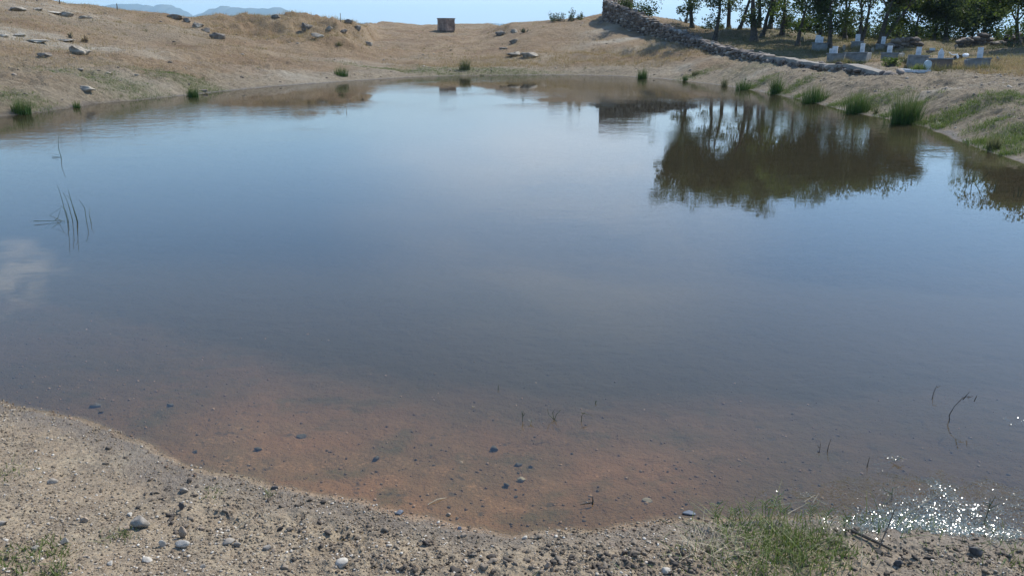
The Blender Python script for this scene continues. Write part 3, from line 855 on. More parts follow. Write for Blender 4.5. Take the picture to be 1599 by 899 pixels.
e0 = (len(SS) - 1) * 4; Fc += [(0, 1, 2, 3), (e0 + 3, e0 + 2, e0 + 1, e0)]
cb = MB(); cb.add(V, Fc)
inv(cb.build('concrete_coping', simple_mat('coping_concrete', (0.17, 0.15, 0.12), (0.28, 0.25, 0.205), 2.5, 0.9, 0.01, 14)), w_root)

# ruined walls beyond the graves
def rubble_wall(x0, x1, ytop, ybase, Y, seed, label):
    rg = random.Random(seed)
    p0, p1 = at(x0, ybase, Y), at(x1, ybase, Y + 0.6)
    ln = (p1 - p0).length; t = (p1 - p0); t.z = 0; t.normalize(); nn = Vector((t.y, -t.x, 0))
    H = px_size(ybase - ytop, Y)
    vv, ff, tt = [], [], []; ofs = 0
    n_ = int(ln / 0.28)
    for i in range(n_ + 1):
        u = i / max(n_, 1)
        hh_ = H * (0.72 + 0.5 * math.sin(u * 9 + seed) * 0.25 + rg.uniform(-0.08, 0.15)) * min(1, 0.45 + 3 * min(u, 1 - u))
        c = p0.lerp(p1, u); zb = ground_z(c.x, c.y) - 0.1
        z = zb
        while z < zb + hh_ + 0.1:
            h = rg.uniform(0.14, 0.26)
            for sd in (-0.17, 0.13):
                q = ROCKS8[rg.randrange(10)] * np.array([rg.uniform(0.16, 0.24), 0.2, h * 0.6])
                Mx = np.array([[t.x, nn.x, 0], [t.y, nn.y, 0], [0, 0, 1]])
                vv.append(q @ Mx.T + np.array([c.x + nn.x * sd + rg.uniform(-.05, .05), c.y + nn.y * sd, z + h / 2])); ff.append(F2 + ofs); ofs += len(q)
                tt.append(np.full(len(q), rg.uniform(0, 0.7)))
            z += h * 0.93
    o = link('ruined_wall', np_mesh('ruined_wall', np.concatenate(vv), [np.concatenate(ff)], {'rnd': np.concatenate(tt)}), M_WALLSTONES)
    tag(o, label, 'stone wall')
rubble_wall(1389, 1433, 59, 74, 44.0, 1, 'dark ruined stone wall behind the graves left of the dry grass hump')
rubble_wall(1500, 1544, 59, 71, 45.5, 2, 'low dark stone wall with three slender trees rising behind it')
rubble_wall(1553, 1600, 63, 73, 45.0, 3, 'low dark stone wall at the right edge below hanging foliage')

# masonry block on the plain
def masonry_block():
    bp = ground_at(697, 48.5); Y = bp.y
    w = px_size(25, Y); h = px_size(16.5, Y)
    root = empty('masonry_block', bp, 'square block of rough brown masonry standing alone on the dry plain', 'stone block')
    b = MB(); rg = random.Random(2)
    s_ = w / (math.cos(R(36)) + math.sin(R(36)))
    nrow = 5
    for sx, sy, ax in ((0, -1, 0), (1, 0, 1), (0, 1, 0), (-1, 0, 1)):
        for r_ in range(nrow):
            z0, z1 = h * r_ / nrow, h * (r_ + 1) / nrow - 0.02
            x = -s_ / 2 + (0 if r_ % 2 else -0.08)
            while x < s_ / 2 - 0.05:
                l = rg.uniform(0.25, 0.45); x1 = min(x + l - 0.02, s_ / 2); x0 = max(x, -s_ / 2)
                o = s_ / 2 + rg.uniform(0.0, 0.05)
                if ax == 0: b.box(x0, x1, *(sorted((sy * (s_ / 2 - 0.14), sy * o))), z0, z1, 0.012, rg)
                else: b.box(*(sorted((sx * (s_ / 2 - 0.14), sx * o))), x0, x1, z0, z1, 0.012, rg)
                x += l
    o = b.build('stonework', simple_mat('block_stone', (0.17, 0.115, 0.085), (0.34, 0.26, 0.21), 2.2, 0.9, 0.01, 12), root)
    o.rotation_euler.z = R(-40)
    c = MB(); c.box(-s_ / 2 + .06, s_ / 2 - .06, -s_ / 2 + .06, s_ / 2 - .06, -0.25, h - 0.05)
    c2 = c.build('core', M_WALL_CORE, root); c2.rotation_euler.z = R(-40)
    d = MB(); d.box(-s_ / 2 - .05, s_ / 2 + .05, -s_ / 2 - .05, s_ / 2 + .05, h - 0.005, h + 0.07, 0.015, rg)
    d2 = d.build('cap_slab', M_CONCRETE_BROWN, root); d2.rotation_euler.z = R(-40)
masonry_block()

# ================================================================== TREES
def make_tree(seed, base, height, lean=(0, 0), trunk_r=0.2, crown=(2.2, 2.0), nleaf=3600, label='', mat=None, fork=None, low=0.30, group='trees on the rise behind the graves', name='oak_tree'):
    rg = random.Random(seed); rn = np.random.RandomState(seed)
    root = empty(name, base, label, 'tree', group)
    b = MB(); ends = []
    def branch(p, d, L, r, lvl):
        pts = [p]; rad = [r]; k = 5 if lvl < 2 else 4
        q = Vector(p); dd = Vector(d)
        for i in range(k):
            dd = (dd + Vector((rg.uniform(-1, 1), rg.uniform(-1, 1), rg.uniform(-0.3, 0.7))) * (0.10 + 0.07 * lvl)).normalized()
            q = q + dd * (L / k)
            pts.append(q.copy()); rad.append(r * (1 - 0.62 * (i + 1) / k))
            if lvl >= 2 or (lvl == 1 and i >= 2): ends.append((q.copy(), lvl))
        b.tube(pts, rad, 8 if lvl == 0 else 5)
        if lvl < 3:
            nb = (4 if lvl == 0 else 3)
            for j in range(nb):
                i0 = rg.randint(max(2, k - 2), k) if lvl else rg.choice([k - 2, k - 1, k, k])
                if lvl == 0 and j == 0: i0 = k
                an = rg.uniform(0, 2 * math.pi) + j * 2.1
                side = Vector((math.cos(an), math.sin(an), 0))
                nd = (dd * 0.75 + side * rg.uniform(0.55, 0.95) + Vector((0, 0, 0.25))).normalized()
                branch(pts[i0], nd, L * rg.uniform(0.55, 0.75), rad[i0] * rg.uniform(0.6, 0.8), lvl + 1)
    d0 = Vector((lean[0], lean[1], 1)).normalized()
    th = height * rg.uniform(0.36, 0.44)
    if fork:
        for f_ in fork:
            branch(Vector((0, 0, -0.15)), Vector((f_[0], f_[1], 1)).normalized(), th * 1.05, trunk_r * f_[2], 0)
    else:
        branch(Vector((0, 0, -0.15)), d0, th, trunk_r, 0)
    # root flare
    b.tube([(0, 0, -0.3), (0, 0, 0.05), (d0.x * 0.3, d0.y * 0.3, 0.32)], [trunk_r * 1.55, trunk_r * 1.3, trunk_r * 0.95], 8)
    b.build('trunk', M_BARK, root, smooth=True)
    top = Vector((d0.x * th, d0.y * th, 0))
    # leaf clumps round the branch ends, kept within an uneven crown
    C = []
    for (e, l) in ends:
        C.append((e.x, e.y, e.z, rg.uniform(0.35, 0.62)))
    cx, cz = crown
    for k in range(44):
        a1 = rg.uniform(0, 2 * math.pi); rr_ = cx * math.sqrt(rg.random()) * 0.95; zz = rg.uniform(low * height, height * 0.93)
        f = math.sqrt(max(0.05, 1 - ((zz - height * 0.62) / (height * 0.42)) ** 2))
        C.append((top.x + math.cos(a1) * rr_ * f, top.y + math.sin(a1) * rr_ * f, zz, rg.uniform(0.35, 0.8)))
    C = np.array(C)
    C = C[(C[:, 2] > low * height * 0.8)]
    C[:, 2] = np.minimum(C[:, 2], height - 0.3)
    w = C[:, 3] ** 2; idx = rn.choice(len(C), nleaf, p=w / w.sum())
    dv = rn.normal(size=(nleaf, 3)); dv /= np.linalg.norm(dv, axis=1)[:, None]
    dv *= (rn.uniform(0, 1, nleaf) ** 0.45)[:, None] * C[idx, 3:4]; dv[:, 2] *= 0.75
    P = C[idx, :3] + dv
    sz = rn.uniform(0.042, 0.092, nleaf)
    u = rn.normal(size=(nleaf, 3)); u /= np.linalg.norm(u, axis=1)[:, None]
    w_ = np.cross(u, rn.normal(size=(nleaf, 3))); w_ /= np.linalg.norm(w_, axis=1)[:, None]
    u *= sz[:, None]; w_ *= (sz * 0.72)[:, None]
    V = np.stack([P - u, P - w_ * 0.9, P + u, P + w_ * 0.9], 1).reshape(-1, 3)
    Q = np.arange(nleaf * 4).reshape(-1, 4)
    tone = np.repeat(np.clip(0.35 * rn.uniform(0, 1, nleaf) + 0.65 * rn.uniform(0, 1, len(C))[idx], 0, 1), 4)
    link('crown', np_mesh('crown', V, [Q], {'rnd': tone}), mat or M_LEAF, root)
    return root

# column, distance, trunk px width, lean, height, crown radius, label, extras
TREES = [
    (1117, 49, 7, (-0.05, 0), 6.6, 2.3, 'slim oak whose trunk stands lowest behind the wall, left of the stout one', {}),
    (1080, 57, 7, (-0.10, 0), 7.4, 3.0, 'leafy oak at the left end of the grove, its boughs reaching out over the sky', {}),
    (1137, 58, 7, (0.02, 0), 8.2, 2.5, 'straight oak with a dark trunk between the leftmost trees and the leaning one', {}),
    (1154, 56, 6, (0.18, 0), 7.8, 2.4, 'thin oak trunk leaning right against bright sky, left of the stout one', {}),
    (1178, 47.5, 12, (-0.06, 0), 6.6, 2.6, 'stoutest oak trunk of the grove, standing in dry grass behind the wall', {}),
    (1184, 55, 7, (-0.03, 0), 7.6, 2.3, 'dark oak trunk close behind the stoutest one, against the sky', {}),
    (1190, 51, 7, (0.22, 0), 7.0, 2.3, 'oak with a curved trunk leaning right beside the stoutest one', {}),
    (1201, 54, 8, (0.07, 0), 7.6, 2.5, 'upright oak at the left side of the bright sky gap above the low grass', {}),
    (1221, 60, 7, (0.08, 0.05), 7.6, 2.4, 'oak at the right side of the bright sky gap, its leaves hanging low', {}),
    (1247, 52, 7, (0.04, 0), 6.8, 2.5, 'oak with sunlit yellow green leaves behind the two white grave blocks', {'mat': 'B'}),
    (1281, 56, 7, (0.05, 0), 7.0, 2.5, 'dark oak rising behind the leftmost white grave blocks', {}),
    (1297, 50, 8, (-0.03, 0), 6.4, 2.3, 'oak with a dark straight trunk right of the leftmost white grave blocks', {}),
    (1320, 58, 7, (0.03, 0), 6.8, 2.3, 'oak deep in the shade left of the forked one', {}),
    (1345, 50, 8, (0, 0), 5.8, 2.3, 'forked oak whose two stems part in a wide V above the graves', {'fork': ((-0.22, 0, 0.8), (0.16, 0, 0.8))}),
    (1377, 49.5, 10, (0.12, 0), 5.4, 2.3, 'dark oak leaning right with one long bough, behind the white headstones', {'fork': ((0.07, 0, 1.0), (0.42, 0, 0.62))}),
    (1400, 56, 6, (0.05, 0), 5.6, 2.3, 'oak with light yellow green leaves above the ruined wall', {'mat': 'B'}),
    (1430, 52, 6, (0, 0), 4.6, 2.1, 'low leafy oak behind the ruined wall and the dry grass hump', {}),
    (1458, 50, 7, (-0.04, 0), 4.2, 2.0, 'oak with a short dark trunk behind the pointed headstone', {'mat': 'B'}),
    (1477, 49, 9, (0.15, 0), 3.9, 1.9, 'dark oak trunk leaning right at the left of the second sky gap', {}),
    (1504, 51, 5, (0.02, 0), 3.9, 1.7, 'leftmost of the three slender trees behind the low dark wall', {}),
    (1518, 51.5, 6, (-0.02, 0), 4.4, 1.8, 'middle one of the three slender trees behind the low dark wall', {}),
    (1532, 50.5, 7, (0.30, 0), 4.2, 1.8, 'right leaning one of the three slender trees behind the low dark wall', {}),
    (1594, 44, 7, (-0.1, 0), 5.4, 2.2, 'oak at the right edge with foliage hanging down to the wall', {'low': 0.12, 'mat': 'B'}),
    (1625, 40, 8, (0.0, 0), 5.5, 2.4, 'oak half outside the right edge, low leafy boughs over the graves', {'low': 0.15}),
    (1690, 38, 8, (0.0, 0), 5.6, 2.6, 'oak beyond the right edge, seen in the water only', {'low': 0.15}),
]
for i, (x, Y, tw, lean, H, cr, lab, ex) in enumerate(TREES):
    if x < 1215: Y *= 1.10; H *= 1.16
    elif 1220 < x < 1420: Y -= 3.0; cr += 0.35
    elif x < 1540: H *= 0.82; cr *= 0.9
    a, _ = ray(x, 55)
    base = Vector((a * Y, Y, ground_z(a * Y, Y)))
    make_tree(40 + i, base, H, lean, px_size(tw, Y) / 2 * 0.95, (cr, cr), int(5200 + 1650 * cr * cr), lab, M_LEAF_B if ex.get('mat') == 'B' else M_LEAF, ex.get('fork'), ex.get('low', 0.13))
# small trees beside the tall wall end
for i, (x, Y, H, cr, lab) in enumerate(((1009, 63, 2.1, 0.75, 'small round tree standing alone on the slope behind the wall'),
                                        (974, 66, 2.6, 0.8, 'small dark tree showing just over the tall wall end'),
                                        (1072, 66, 4.4, 1.3, 'young oak between the lone small tree and the grove'))):
    a, _ = ray(x, 25)
    make_tree(90 + i, Vector((a * Y, Y, ground_z(a * Y, Y))), H, (0.06, 0), 0.09, (cr, cr), 900 if i < 2 else 1500, lab, M_LEAF, low=0.42, name='small_tree', group='small trees behind the wall')

# ================================================================== GRAVES
def headstone(x, ytop, ybase, wpx, Yg, z_on, parent, shape='flat', name='headstone', mat=None):
    w = px_size(wpx, Yg); h = px_size(ybase - ytop, Yg); a, _ = ray(x, ybase)
    b = MB(); t = 0.10
    if shape == 'flat':
        prof = [(-w / 2, 0), (w / 2, 0), (w / 2, h * .985), (w * .46, h), (-w * .46, h), (-w / 2, h * .985)]
    elif shape == 'point':
        prof = [(-w * .36, 0), (w * .36, 0), (w / 2, h * .3), (w / 2, h * .7), (w * .2, h * .88), (w * 0.12, h), (-w * 0.12, h), (-w * .2, h * .88), (-w / 2, h * .7), (-w / 2, h * .3)]
    else:
        prof = [(-w / 2, 0), (w / 2, 0), (w / 2, h * .7)] + [(w / 2 * math.cos(k * math.pi / 8), h * .7 + h * .3 * math.sin(k * math.pi / 8)) for k in range(1, 8)] + [(-w / 2, h * .7)]
    n_ = len(prof)
    b.add([(p[0], -t / 2, p[1]) for p in prof] + [(p[0], t / 2, p[1]) for p in prof],
          [tuple(range(n_)), tuple(range(2 * n_ - 1, n_ - 1, -1))] + [(i, i + n_, (i + 1) % n_ + n_, (i + 1) % n_) for i in range(n_)])
    o = b.build(name, mat or M_MARBLE, parent)
    pl = parent.location
    ll = Matrix.Rotation(-parent.rotation_euler.z, 3, 'Z') @ Vector((a * Yg - pl.x, Yg - pl.y, 0))
    o.location = (ll.x, 0.3 if parent.name.startswith('grave') else ll.y, z_on - pl.z)
    o.rotation_euler.z = ((x * 7) % 10 - 5) * 0.02
    return o

GRAVES = [  # slab x0,x1,top,base ; stones (x, top, base, w, shape) ; slab material ; label
    ((1268, 1289, 69, 80), [(1276, 54, 67, 7, 'flat'), (1282, 56, 67, 5, 'flat')], 'c', 'grave with two white blocks side by side, farthest left under the trees'),
    ((1291, 1315, 86, 99), [(1297, 72, 82, 5, 'flat'), (1303, 71.5, 85, 7.5, 'flat')], 'c', 'grey grave with a broad white headstone nearest the end of the stone wall'),
    ((1319, 1350, 85, 98), [(1346.5, 70, 86, 6, 'flat')], 'c', 'wide blue grey grave slab with a white headstone on its right end'),
    ((1330, 1346, 67, 75), [(1339, 55, 68, 6.5, 'flat')], 'c', 'dim upper grave with a white headstone just under the forked oak'),
    ((1368, 1386, 71, 79), [(1378, 59, 72, 6, 'flat')], 'c', 'grave with a narrow white headstone in front of the dark leaning oak'),
    ((1376, 1399, 84, 96), [(1388.5, 72, 85, 7, 'flat')], 'c', 'shaded grave with a square white headstone right of the wide blue grey slab'),
    ((1419, 1445, 90, 107), [(1432.5, 75.5, 91, 7, 'flat')], 'c', 'tall grey grave with a white headstone behind the small arched one'),
    ((1451, 1483, 92, 108), [(1468.5, 75, 93, 7.5, 'point')], 'b', 'brown grave box with a pointed waisted headstone'),
    ((1512, 1542, 94, 108), [(1529.5, 75.5, 95, 7.5, 'flat')], 'c', 'pale grey grave box with a tall headstone, rightmost and alone in dry grass'),
]
for (x0, x1, yt, yb), stones, mt, lab in GRAVES:
    g0 = ground_at((x0 + x1) / 2, yb, 24)
    Y = g0.y; w = px_size(x1 - x0, Y); h = px_size(yb - yt, Y)
    root = empty('grave', g0, lab, 'grave', 'graves on the shaded slope')
    jr = random.Random(int(x0) * 3)
    root.rotation_euler = (jr.uniform(-.02, .02), jr.uniform(-.035, .035), -math.atan2(g0.x, g0.y) + jr.uniform(-.16, .16))
    h *= jr.uniform(.8, 1.0)
    b = MB(); L_ = 1.9; th = 0.11
    rg = random.Random(int(x0))
    b.box(-w / 2, w / 2, 0, th, -0.25, h, 0.008, rg); b.box(-w / 2, w / 2, L_ - th, L_, -0.25, h, 0.008, rg)
    b.box(-w / 2, -w / 2 + th, th, L_ - th, -0.25, h - .003, 0.004, rg); b.box(w / 2 - th, w / 2, th, L_ - th, -0.25, h - .003, 0.004, rg)
    b.build('kerb', M_CONCRETE_BROWN if mt == 'b' else M_CONCRETE, root)
    e = MB(); e.box(-w / 2 + th, w / 2 - th, th, L_ - th, -0.2, h - 0.06); e.build('soil', M_EARTH, root)
    r2 = MB(); r2.box(-w / 2 - .04, w / 2 + .04, -.04, .16, h + .003, h + .05, 0.004, rg); r2.build('rim', M_CONCRETE, root)
    for k, (sx, st_, sb, sw, shp) in enumerate(stones):
        headstone(sx, st_, sb, sw, Y + 0.30, g0.z + h - 0.05, root, shp)
# small arched gravestone with a planted bed
g0 = ground_at(1441, 114.5, 24); Y = g0.y
root = empty('grave', g0, 'small low grave with a blue and white arched stone, white rim and green plants', 'grave', 'graves on the shaded slope')
w = px_size(27, Y)
b = MB(); b.box(-w / 2, w / 2, 0, 0.09, -.1, .10); b.box(-w / 2, w / 2, 1.1, 1.19, -.1, .10); b.box(-w / 2, -w / 2 + .09, .09, 1.1, -.1, .097); b.box(w / 2 - .09, w / 2, .09, 1.1, -.1, .097)
b.build('rim', M_MARBLE, root)
M_BLUEGREY = simple_mat('painted_grave_blue', (0.33, 0.42, 0.45), (0.55, 0.63, 0.64), 20, 0.6)
headstone(1440, 95, 113, 10, Y + 0.6, g0.z, root, 'arch', mat=M_BLUEGREY)
rn = np.random.RandomState(5)
P = np.stack([rn.uniform(-w * .32, w * .36, 160), rn.uniform(.12, .5, 160), np.full(160, 0.02)], 1)
link('flower_bed', blade_mesh('flower_bed', [blades(P, rn.uniform(.12, .34, 160), .03, .5, 9)]), M_GRASS, root)
# little grey marker behind
g0 = ground_at(1460, 82, 24); o_root = empty('grave_marker', g0, 'tiny blue grey marker plate left of the pointed headstone', 'grave marker')
headstone(1460, 76, 82, 7, g0.y, g0.z, o_root, 'flat', 'plate', M_BLUEGREY)
b = MB(); b.box(-px_size(6, g0.y), px_size(6, g0.y), 0.1, .5, -.1, .08); b.build('base', M_CONCRETE_BROWN, o_root)
for k, (x, yb, w, h, lab) in enumerate(((1317, 79, 6, 9, 'small leaning field stone set upright between the upper graves'), (1362, 82, 5, 8, 'thin upright field stone right of the wide blue grey slab'), (1408, 88, 7, 7, 'squat field stone marking a grave under the ruined wall'),
                                        (1492, 78, 6, 8, 'thin pale upright stone far behind the black and white bundle'), (1252, 66, 6, 8, 'pale field stone leftmost under the trees, before the grave with two white blocks'), (1558, 96, 8, 8, 'dull upright field stone in shade near the right edge'))):
    g = ground_at(x, yb, 24); W_, H_ = px_size(w, g.y), px_size(h, g.y)
    rock('field_stone', g, W_, W_ * .45, H_, 640 + k, M_ROCK, lab, 'stone', None, rz=-.3 + k * .13, sink=.2, sub=3, cuts=12)
# black and white bundle in the grass
g0 = ground_at(1498, 95, 24); Y = g0.y
root = empty('bundle', g0, 'black and white bundle lying in dry grass between two graves', 'bundle')
for (dx, dz, w_, h_, mt_, sd) in ((-0.13, .10, .34, .22, M_BLACK, 1), (0.03, .13, .26, .24, M_BLACK, 5), (0.27, .20, .36, .22, M_WHITE, 3), (-0.14, .14, .10, .18, M_WHITE, 7)):
    v, f = rock_shape(700 + sd, 3, 5, .16)
    v = v * np.array([w_ / 2, .13 if mt_ is M_BLACK else .11, h_ / 2]); me = np_mesh('cloth', v, [f], smooth=True)
    o = link('cloth', me, mt_, root, (dx, -0.05 if w_ < .2 else 0.0 + sd * .01, dz))
b = MB(); b.tube([(-.5, 0, .34), (-.34, .02, .24), (-.12, .0, .25)], [.018, .02, .03], 6); b.build('pale_stick', M_WHITE, root)

# ================================================================== ROCK OUTCROPS
ROCKS = [  # x, ybase, w px, h px, mat, label, depth factor
    (272, 29.5, 32, 12, M_ROCK_DARK, 'large dark boulder with a pale flat top on the left skyline'),
    (293, 35, 14, 7, M_ROCK_DARK, 'small dark rock at the upper end of the stone chain down the left hill'),
    (309, 43, 20, 9, M_ROCK, 'flat slab second in the stone chain down the left hill'),
    (323, 50, 18, 8, M_ROCK_DARK, 'blocky dark rock in the middle of the stone chain down the left hill'),
    (342, 61, 26, 15, M_ROCK_DARK, 'biggest and lowest boulder of the stone chain down the left hill'),
    (124, 86, 34, 15, M_ROCK, 'grey green lichened boulder half sunk in the lower left hillside'),
    (70, 89, 24, 9, M_ROCK_DARK, 'low dark brown rock left of the grey green boulder'),
    (6, 58, 16, 9, M_ROCK_PALE, 'pale rock at the left edge of the frame'),
    (30, 56, 20, 9, M_ROCK_PALE, 'pale knobbly rock just right of the one at the left edge'),
    (58, 16, 22, 6, M_ROCK, 'grey flat outcrop near the top of the left hill'),
    (104, 25, 26, 7, M_ROCK, 'long grey slab below the thin post on the left skyline'),
    (133, 29, 22, 7, M_ROCK, 'tilted grey slab at the right end of the upper left outcrop'),
    (432, 28.5, 20, 5, M_ROCK_DARK, 'low dark scrubby rock on the skyline of the rough mound'),
    (479, 47, 20, 12, M_ROCK_DARK, 'dark squarish rock on the rough mound face'),
    (515, 47, 14, 8, M_ROCK, 'pale topped rock in the middle of the rough mound'),
    (546, 36, 16, 6, M_ROCK_DARK, 'dark rock on the mound crest next to the thin upright stalk'),
    (558, 46, 11, 10, M_ROCK_DARK, 'upright dark rock at the right shoulder of the rough mound'),
    (577, 72, 12, 8, M_ROCK, 'small grey boulder at the foot of the rough mound'),
    (782, 55, 24, 7, M_ROCK_DARK, 'long grey slab on the left flank of the middle mound'),
    (804, 51.5, 15, 7, M_ROCK, 'grey rock right of the long slab near the mound top'),
    (785, 77, 16, 5, M_ROCK_DARK, 'dark flat stone above the broad grey outcrop'),
    (803, 67, 16, 6, M_ROCK_DARK, 'dark mossy stone halfway down the left flank of the middle mound'),
    (805, 88, 30, 11, M_ROCK, 'broad grey outcrop low on the middle mound'),
    (828, 90, 30, 12, M_ROCK, 'ridged grey outcrop joined to the right of the broad one'),
    (938, 37, 12, 5, M_ROCK_DARK, 'dark loose stone at the foot of the tall wall end'),
    (137, 141, 30, 9, M_ROCK, 'grey crumbly earth lump on the left bank above the water'),
    (318, 143, 14, 4, M_STONE_TAN, 'brown flat stone on the left bank right of the rush clump'),
    (24, 17, 34, 7, M_ROCK, 'broad flat outcrop high on the hill above the pale rocks'),
    (84, 21, 26, 6, M_ROCK_PALE, 'thin pale outcrop between the flat grey one and the long slab'),
    (60, 66, 40, 7, M_ROCK_PALE, 'wide whitish rock sheet flush with the slope above the low brown rock'),
    (101, 64, 30, 5, M_ROCK_PALE, 'narrow whitish rock sheet above the grey green boulder'),
    (496, 58, 20, 7, M_ROCK, 'brown knob of rock low on the rough mound face'),
    (535, 52, 16, 7, M_ROCK_DARK, 'dark knob under the thin upright stalk on the rough mound'),
    (1325, 104, 9, 4, M_ROCK_PALE, 'pale loose stone in the shade below the graves'),
]
for i, (x, yb, w, h, mt, lab) in enumerate(ROCKS):
    g = ground_at(x, yb)
    W_, H_ = px_size(w, g.y), px_size(h, g.y)
    rock('boulder', g, W_, max(W_ * 0.7, H_), H_ * (0.5 if mt is M_ROCK_PALE else 0.6 if 'outcrop' in lab else 0.85), 500 + i, mt, lab, 'rock', 'rocks on the hillsides', rz=((i * 37) % 10 - 5) * 0.05, sink=0.55, sub=4 if w > 18 else 3, cuts=22)

# ================================================================== PLANTS
def rush(x, ybase, wpx, hpx, n_, label, mat=M_RUSH, seed=0, bw=0.009, lean=0.16):
    g = ground_at(x, ybase, 8)
    if g.z < 0: g = Vector((*on_water(x, ybase), -0.03))
    W_, H_ = px_size(wpx, g.y) / 2 * 1.1, px_size(hpx, g.y) * 1.12
    rn = np.random.RandomState(seed); n_ = int(n_ * 1.3)
    r_ = rn.uniform(0, 1, n_) ** 0.65 * W_ * 0.75 * np.where(rn.uniform(0, 1, n_) < 0.08, 1.7, 1.0); t_ = rn.uniform(0, 2 * np.pi, n_)
    P = np.stack([r_ * np.cos(t_), r_ * np.sin(t_) * 0.8, np.full(n_, -0.04)], 1)
    Hs = H_ * (0.25 + 0.85 * rn.uniform(0, 1, n_) ** 0.7) * (0.8 + 0.4 * vnoise(P[:, 0] / (W_ * .35), P[:, 1] / (W_ * .35), seed) + 0.2) * (1 - 0.30 * r_ / W_)
    tw = np.where(rn.uniform(0, 1, n_) < 0.7, t_ + rn.normal(0, 0.5, n_), rn.uniform(0, 6.28, n_))
    me = blade_mesh('rush_clump', [blades(P, Hs, bw, lean, seed, 3, 0.5, tw)])
    o = link('rush_clump', me, mat, None, g)
    return tag(o, label, 'rushes', 'rush clumps along the shore')
RUSHES = [
    (533, 119, 24, 17, 240, 'dark round rush clump on the far left bank of the back shore', M_RUSH),
    (726, 109, 20, 19, 200, 'yellowish rush clump straight ahead on the back shore', M_RUSH_DRY),
    (1003, 122, 17, 17, 200, 'green rush clump alone where the back shore starts to curve', M_RUSH),
    (1070, 126.5, 9, 12, 90, 'tiny rush clump at the water right of the solitary one', M_RUSH),
    (1086, 118, 14, 11, 110, 'short rush tuft on the bank just above the tiniest clump', M_RUSH_DRY),
    (1131, 135, 10, 17, 110, 'narrow rush clump left of the wide low one', M_RUSH_DRY),
    (1160, 140, 26, 20, 260, 'wide low rush clump left of the tall slim one', M_RUSH),
    (1212, 147, 21, 30, 300, 'tall slim rush clump midway along the right bank', M_RUSH),
    (1272, 160, 46, 28, 520, 'broad bushy rush clump right of the tall slim one', M_RUSH),
    (1338, 176, 44, 34, 460, 'spreading rush clump left of the biggest one', M_RUSH),
    (1367, 178, 10, 18, 60, 'thin small rush tuft between the two largest clumps', M_RUSH_DRY),
    (1413, 192, 50, 50, 700, 'biggest rush clump with tall dark stems at the water edge', M_RUSH),
    (1550, 234, 22, 27, 150, 'yellow green rush tuft lowest on the right bank', M_RUSH_DRY),
    (301, 150, 20, 18, 220, 'bright green rush clump on the left shore', M_RUSH),
    (120, 168, 12, 14, 90, 'faint small rush tuft left of the bright green one', M_RUSH),
    (34, 178, 30, 24, 260, 'rush clump at the water on the far left', M_RUSH),
    (529, 72, 14, 9, 110, 'grey green grass tussock below the rough mound', M_RUSH_DRY),
    (752, 118.5, 8, 6, 40, 'tiny sprout of reeds in the shallows at the back shore', M_RUSH_DRY),
]
for i, r_ in enumerate(RUSHES):
    rush(*r_[:5], r_[5], r_[6], seed=20 + i, bw=0.010 if r_[0] > 1100 else 0.014)

# bush on the middle mound
def bush(x, ybase, wpx, hpx, label, seed, mat=M_BUSH, n_=900, name='bush', Y=None):
    g = ground_at(x, ybase) if Y is None else Vector((ray(x, ybase)[0] * Y, Y, ground_z(ray(x, ybase)[0] * Y, Y)))
    W_, H_ = px_size(wpx, g.y), px_size(hpx, g.y)
    rg = random.Random(seed); rn = np.random.RandomState(seed)
    root = empty(name, g, label, 'bush')
    b = MB(); C = []
    for k in range(11):
        xx = rg.uniform(-.46, .46) * W_; zz = H_ * rg.uniform(.4, .95) * (1 - 0.9 * abs(xx / W_))
        yy = rg.uniform(-.3, .3) * W_
        b.tube([(xx * .25, yy * .25, -.05), (xx * .7, yy * .7, zz * .55), (xx, yy, zz)], [.03, .018, .006], 5)
        C.append((xx, yy, zz, rg.uniform(.10, .22) * H_ * 1.2)); C.append((xx * .8, yy * .8, zz * .6, rg.uniform(.14, .26) * H_))
        C.append((xx * 0.9, yy, zz * 0.25, .2 * H_))
    b.build('stem', M_BARK, root)
    C = np.array(C); idx = rn.randint(0, len(C), n_)
    dv = rn.normal(size=(n_, 3)) * 0.55 * C[idx, 3:4]
    P = C[idx, :3] + dv; P[:, 2] = np.maximum(P[:, 2], 0.02)
    sz = rn.uniform(.025, .05, n_) * (H_ / 0.9) ** 0.5; u = rn.normal(size=(n_, 3)); u /= np.linalg.norm(u, axis=1)[:, None]
    w_ = np.cross(u, rn.normal(size=(n_, 3))); w_ /= np.linalg.norm(w_, axis=1)[:, None]; u *= sz[:, None] * 1.3; w_ *= sz[:, None] * .7
    V = np.stack([P - u, P - w_, P + u, P + w_], 1).reshape(-1, 3)
    link('foliage', np_mesh('foliage', V, [np.arange(n_ * 4).reshape(-1, 4)], {'rnd': np.repeat(rn.uniform(0, 1, n_), 4)}), mat, root)
bush(884, 34, 54, 17, 'leafy open bush growing on top of the middle mound', 3, n_=1500)
bush(819, 51, 14, 6, 'small dark green shrub near the stones on the middle mound', 4, n_=350)
bush(1068, 34, 34, 9, 'dark low shrub on the skyline right of the small lone tree', 5, n_=900)
bush(1335, 104, 30, 9, 'dark weeds along the foot of the wide blue grey slab', 21, M_BUSH, n_=420, name='weed')
bush(1415, 100, 26, 9, 'dull green weeds between the bright leaved shrub and the tall grey grave', 22, M_BUSH, n_=360, name='weed')
bush(1492, 104, 20, 8, 'dry brown weeds right of the brown grave box', 23, M_DRYGRASS, n_=260, name='weed')
bush(1388, 105, 34, 16, 'weedy green shrub with bright leaves in front of the shaded graves', 6, M_LEAF_B, n_=800)
bush(110, 60, 7, 9, 'single dry weed stalk standing on the pale left slope', 8, M_BUSH, n_=60, name='weed')
bush(135, 67, 14, 12, 'clump of dry brown weeds above the grey green boulder', 9, M_DRYGRASS, n_=220, name='weed')
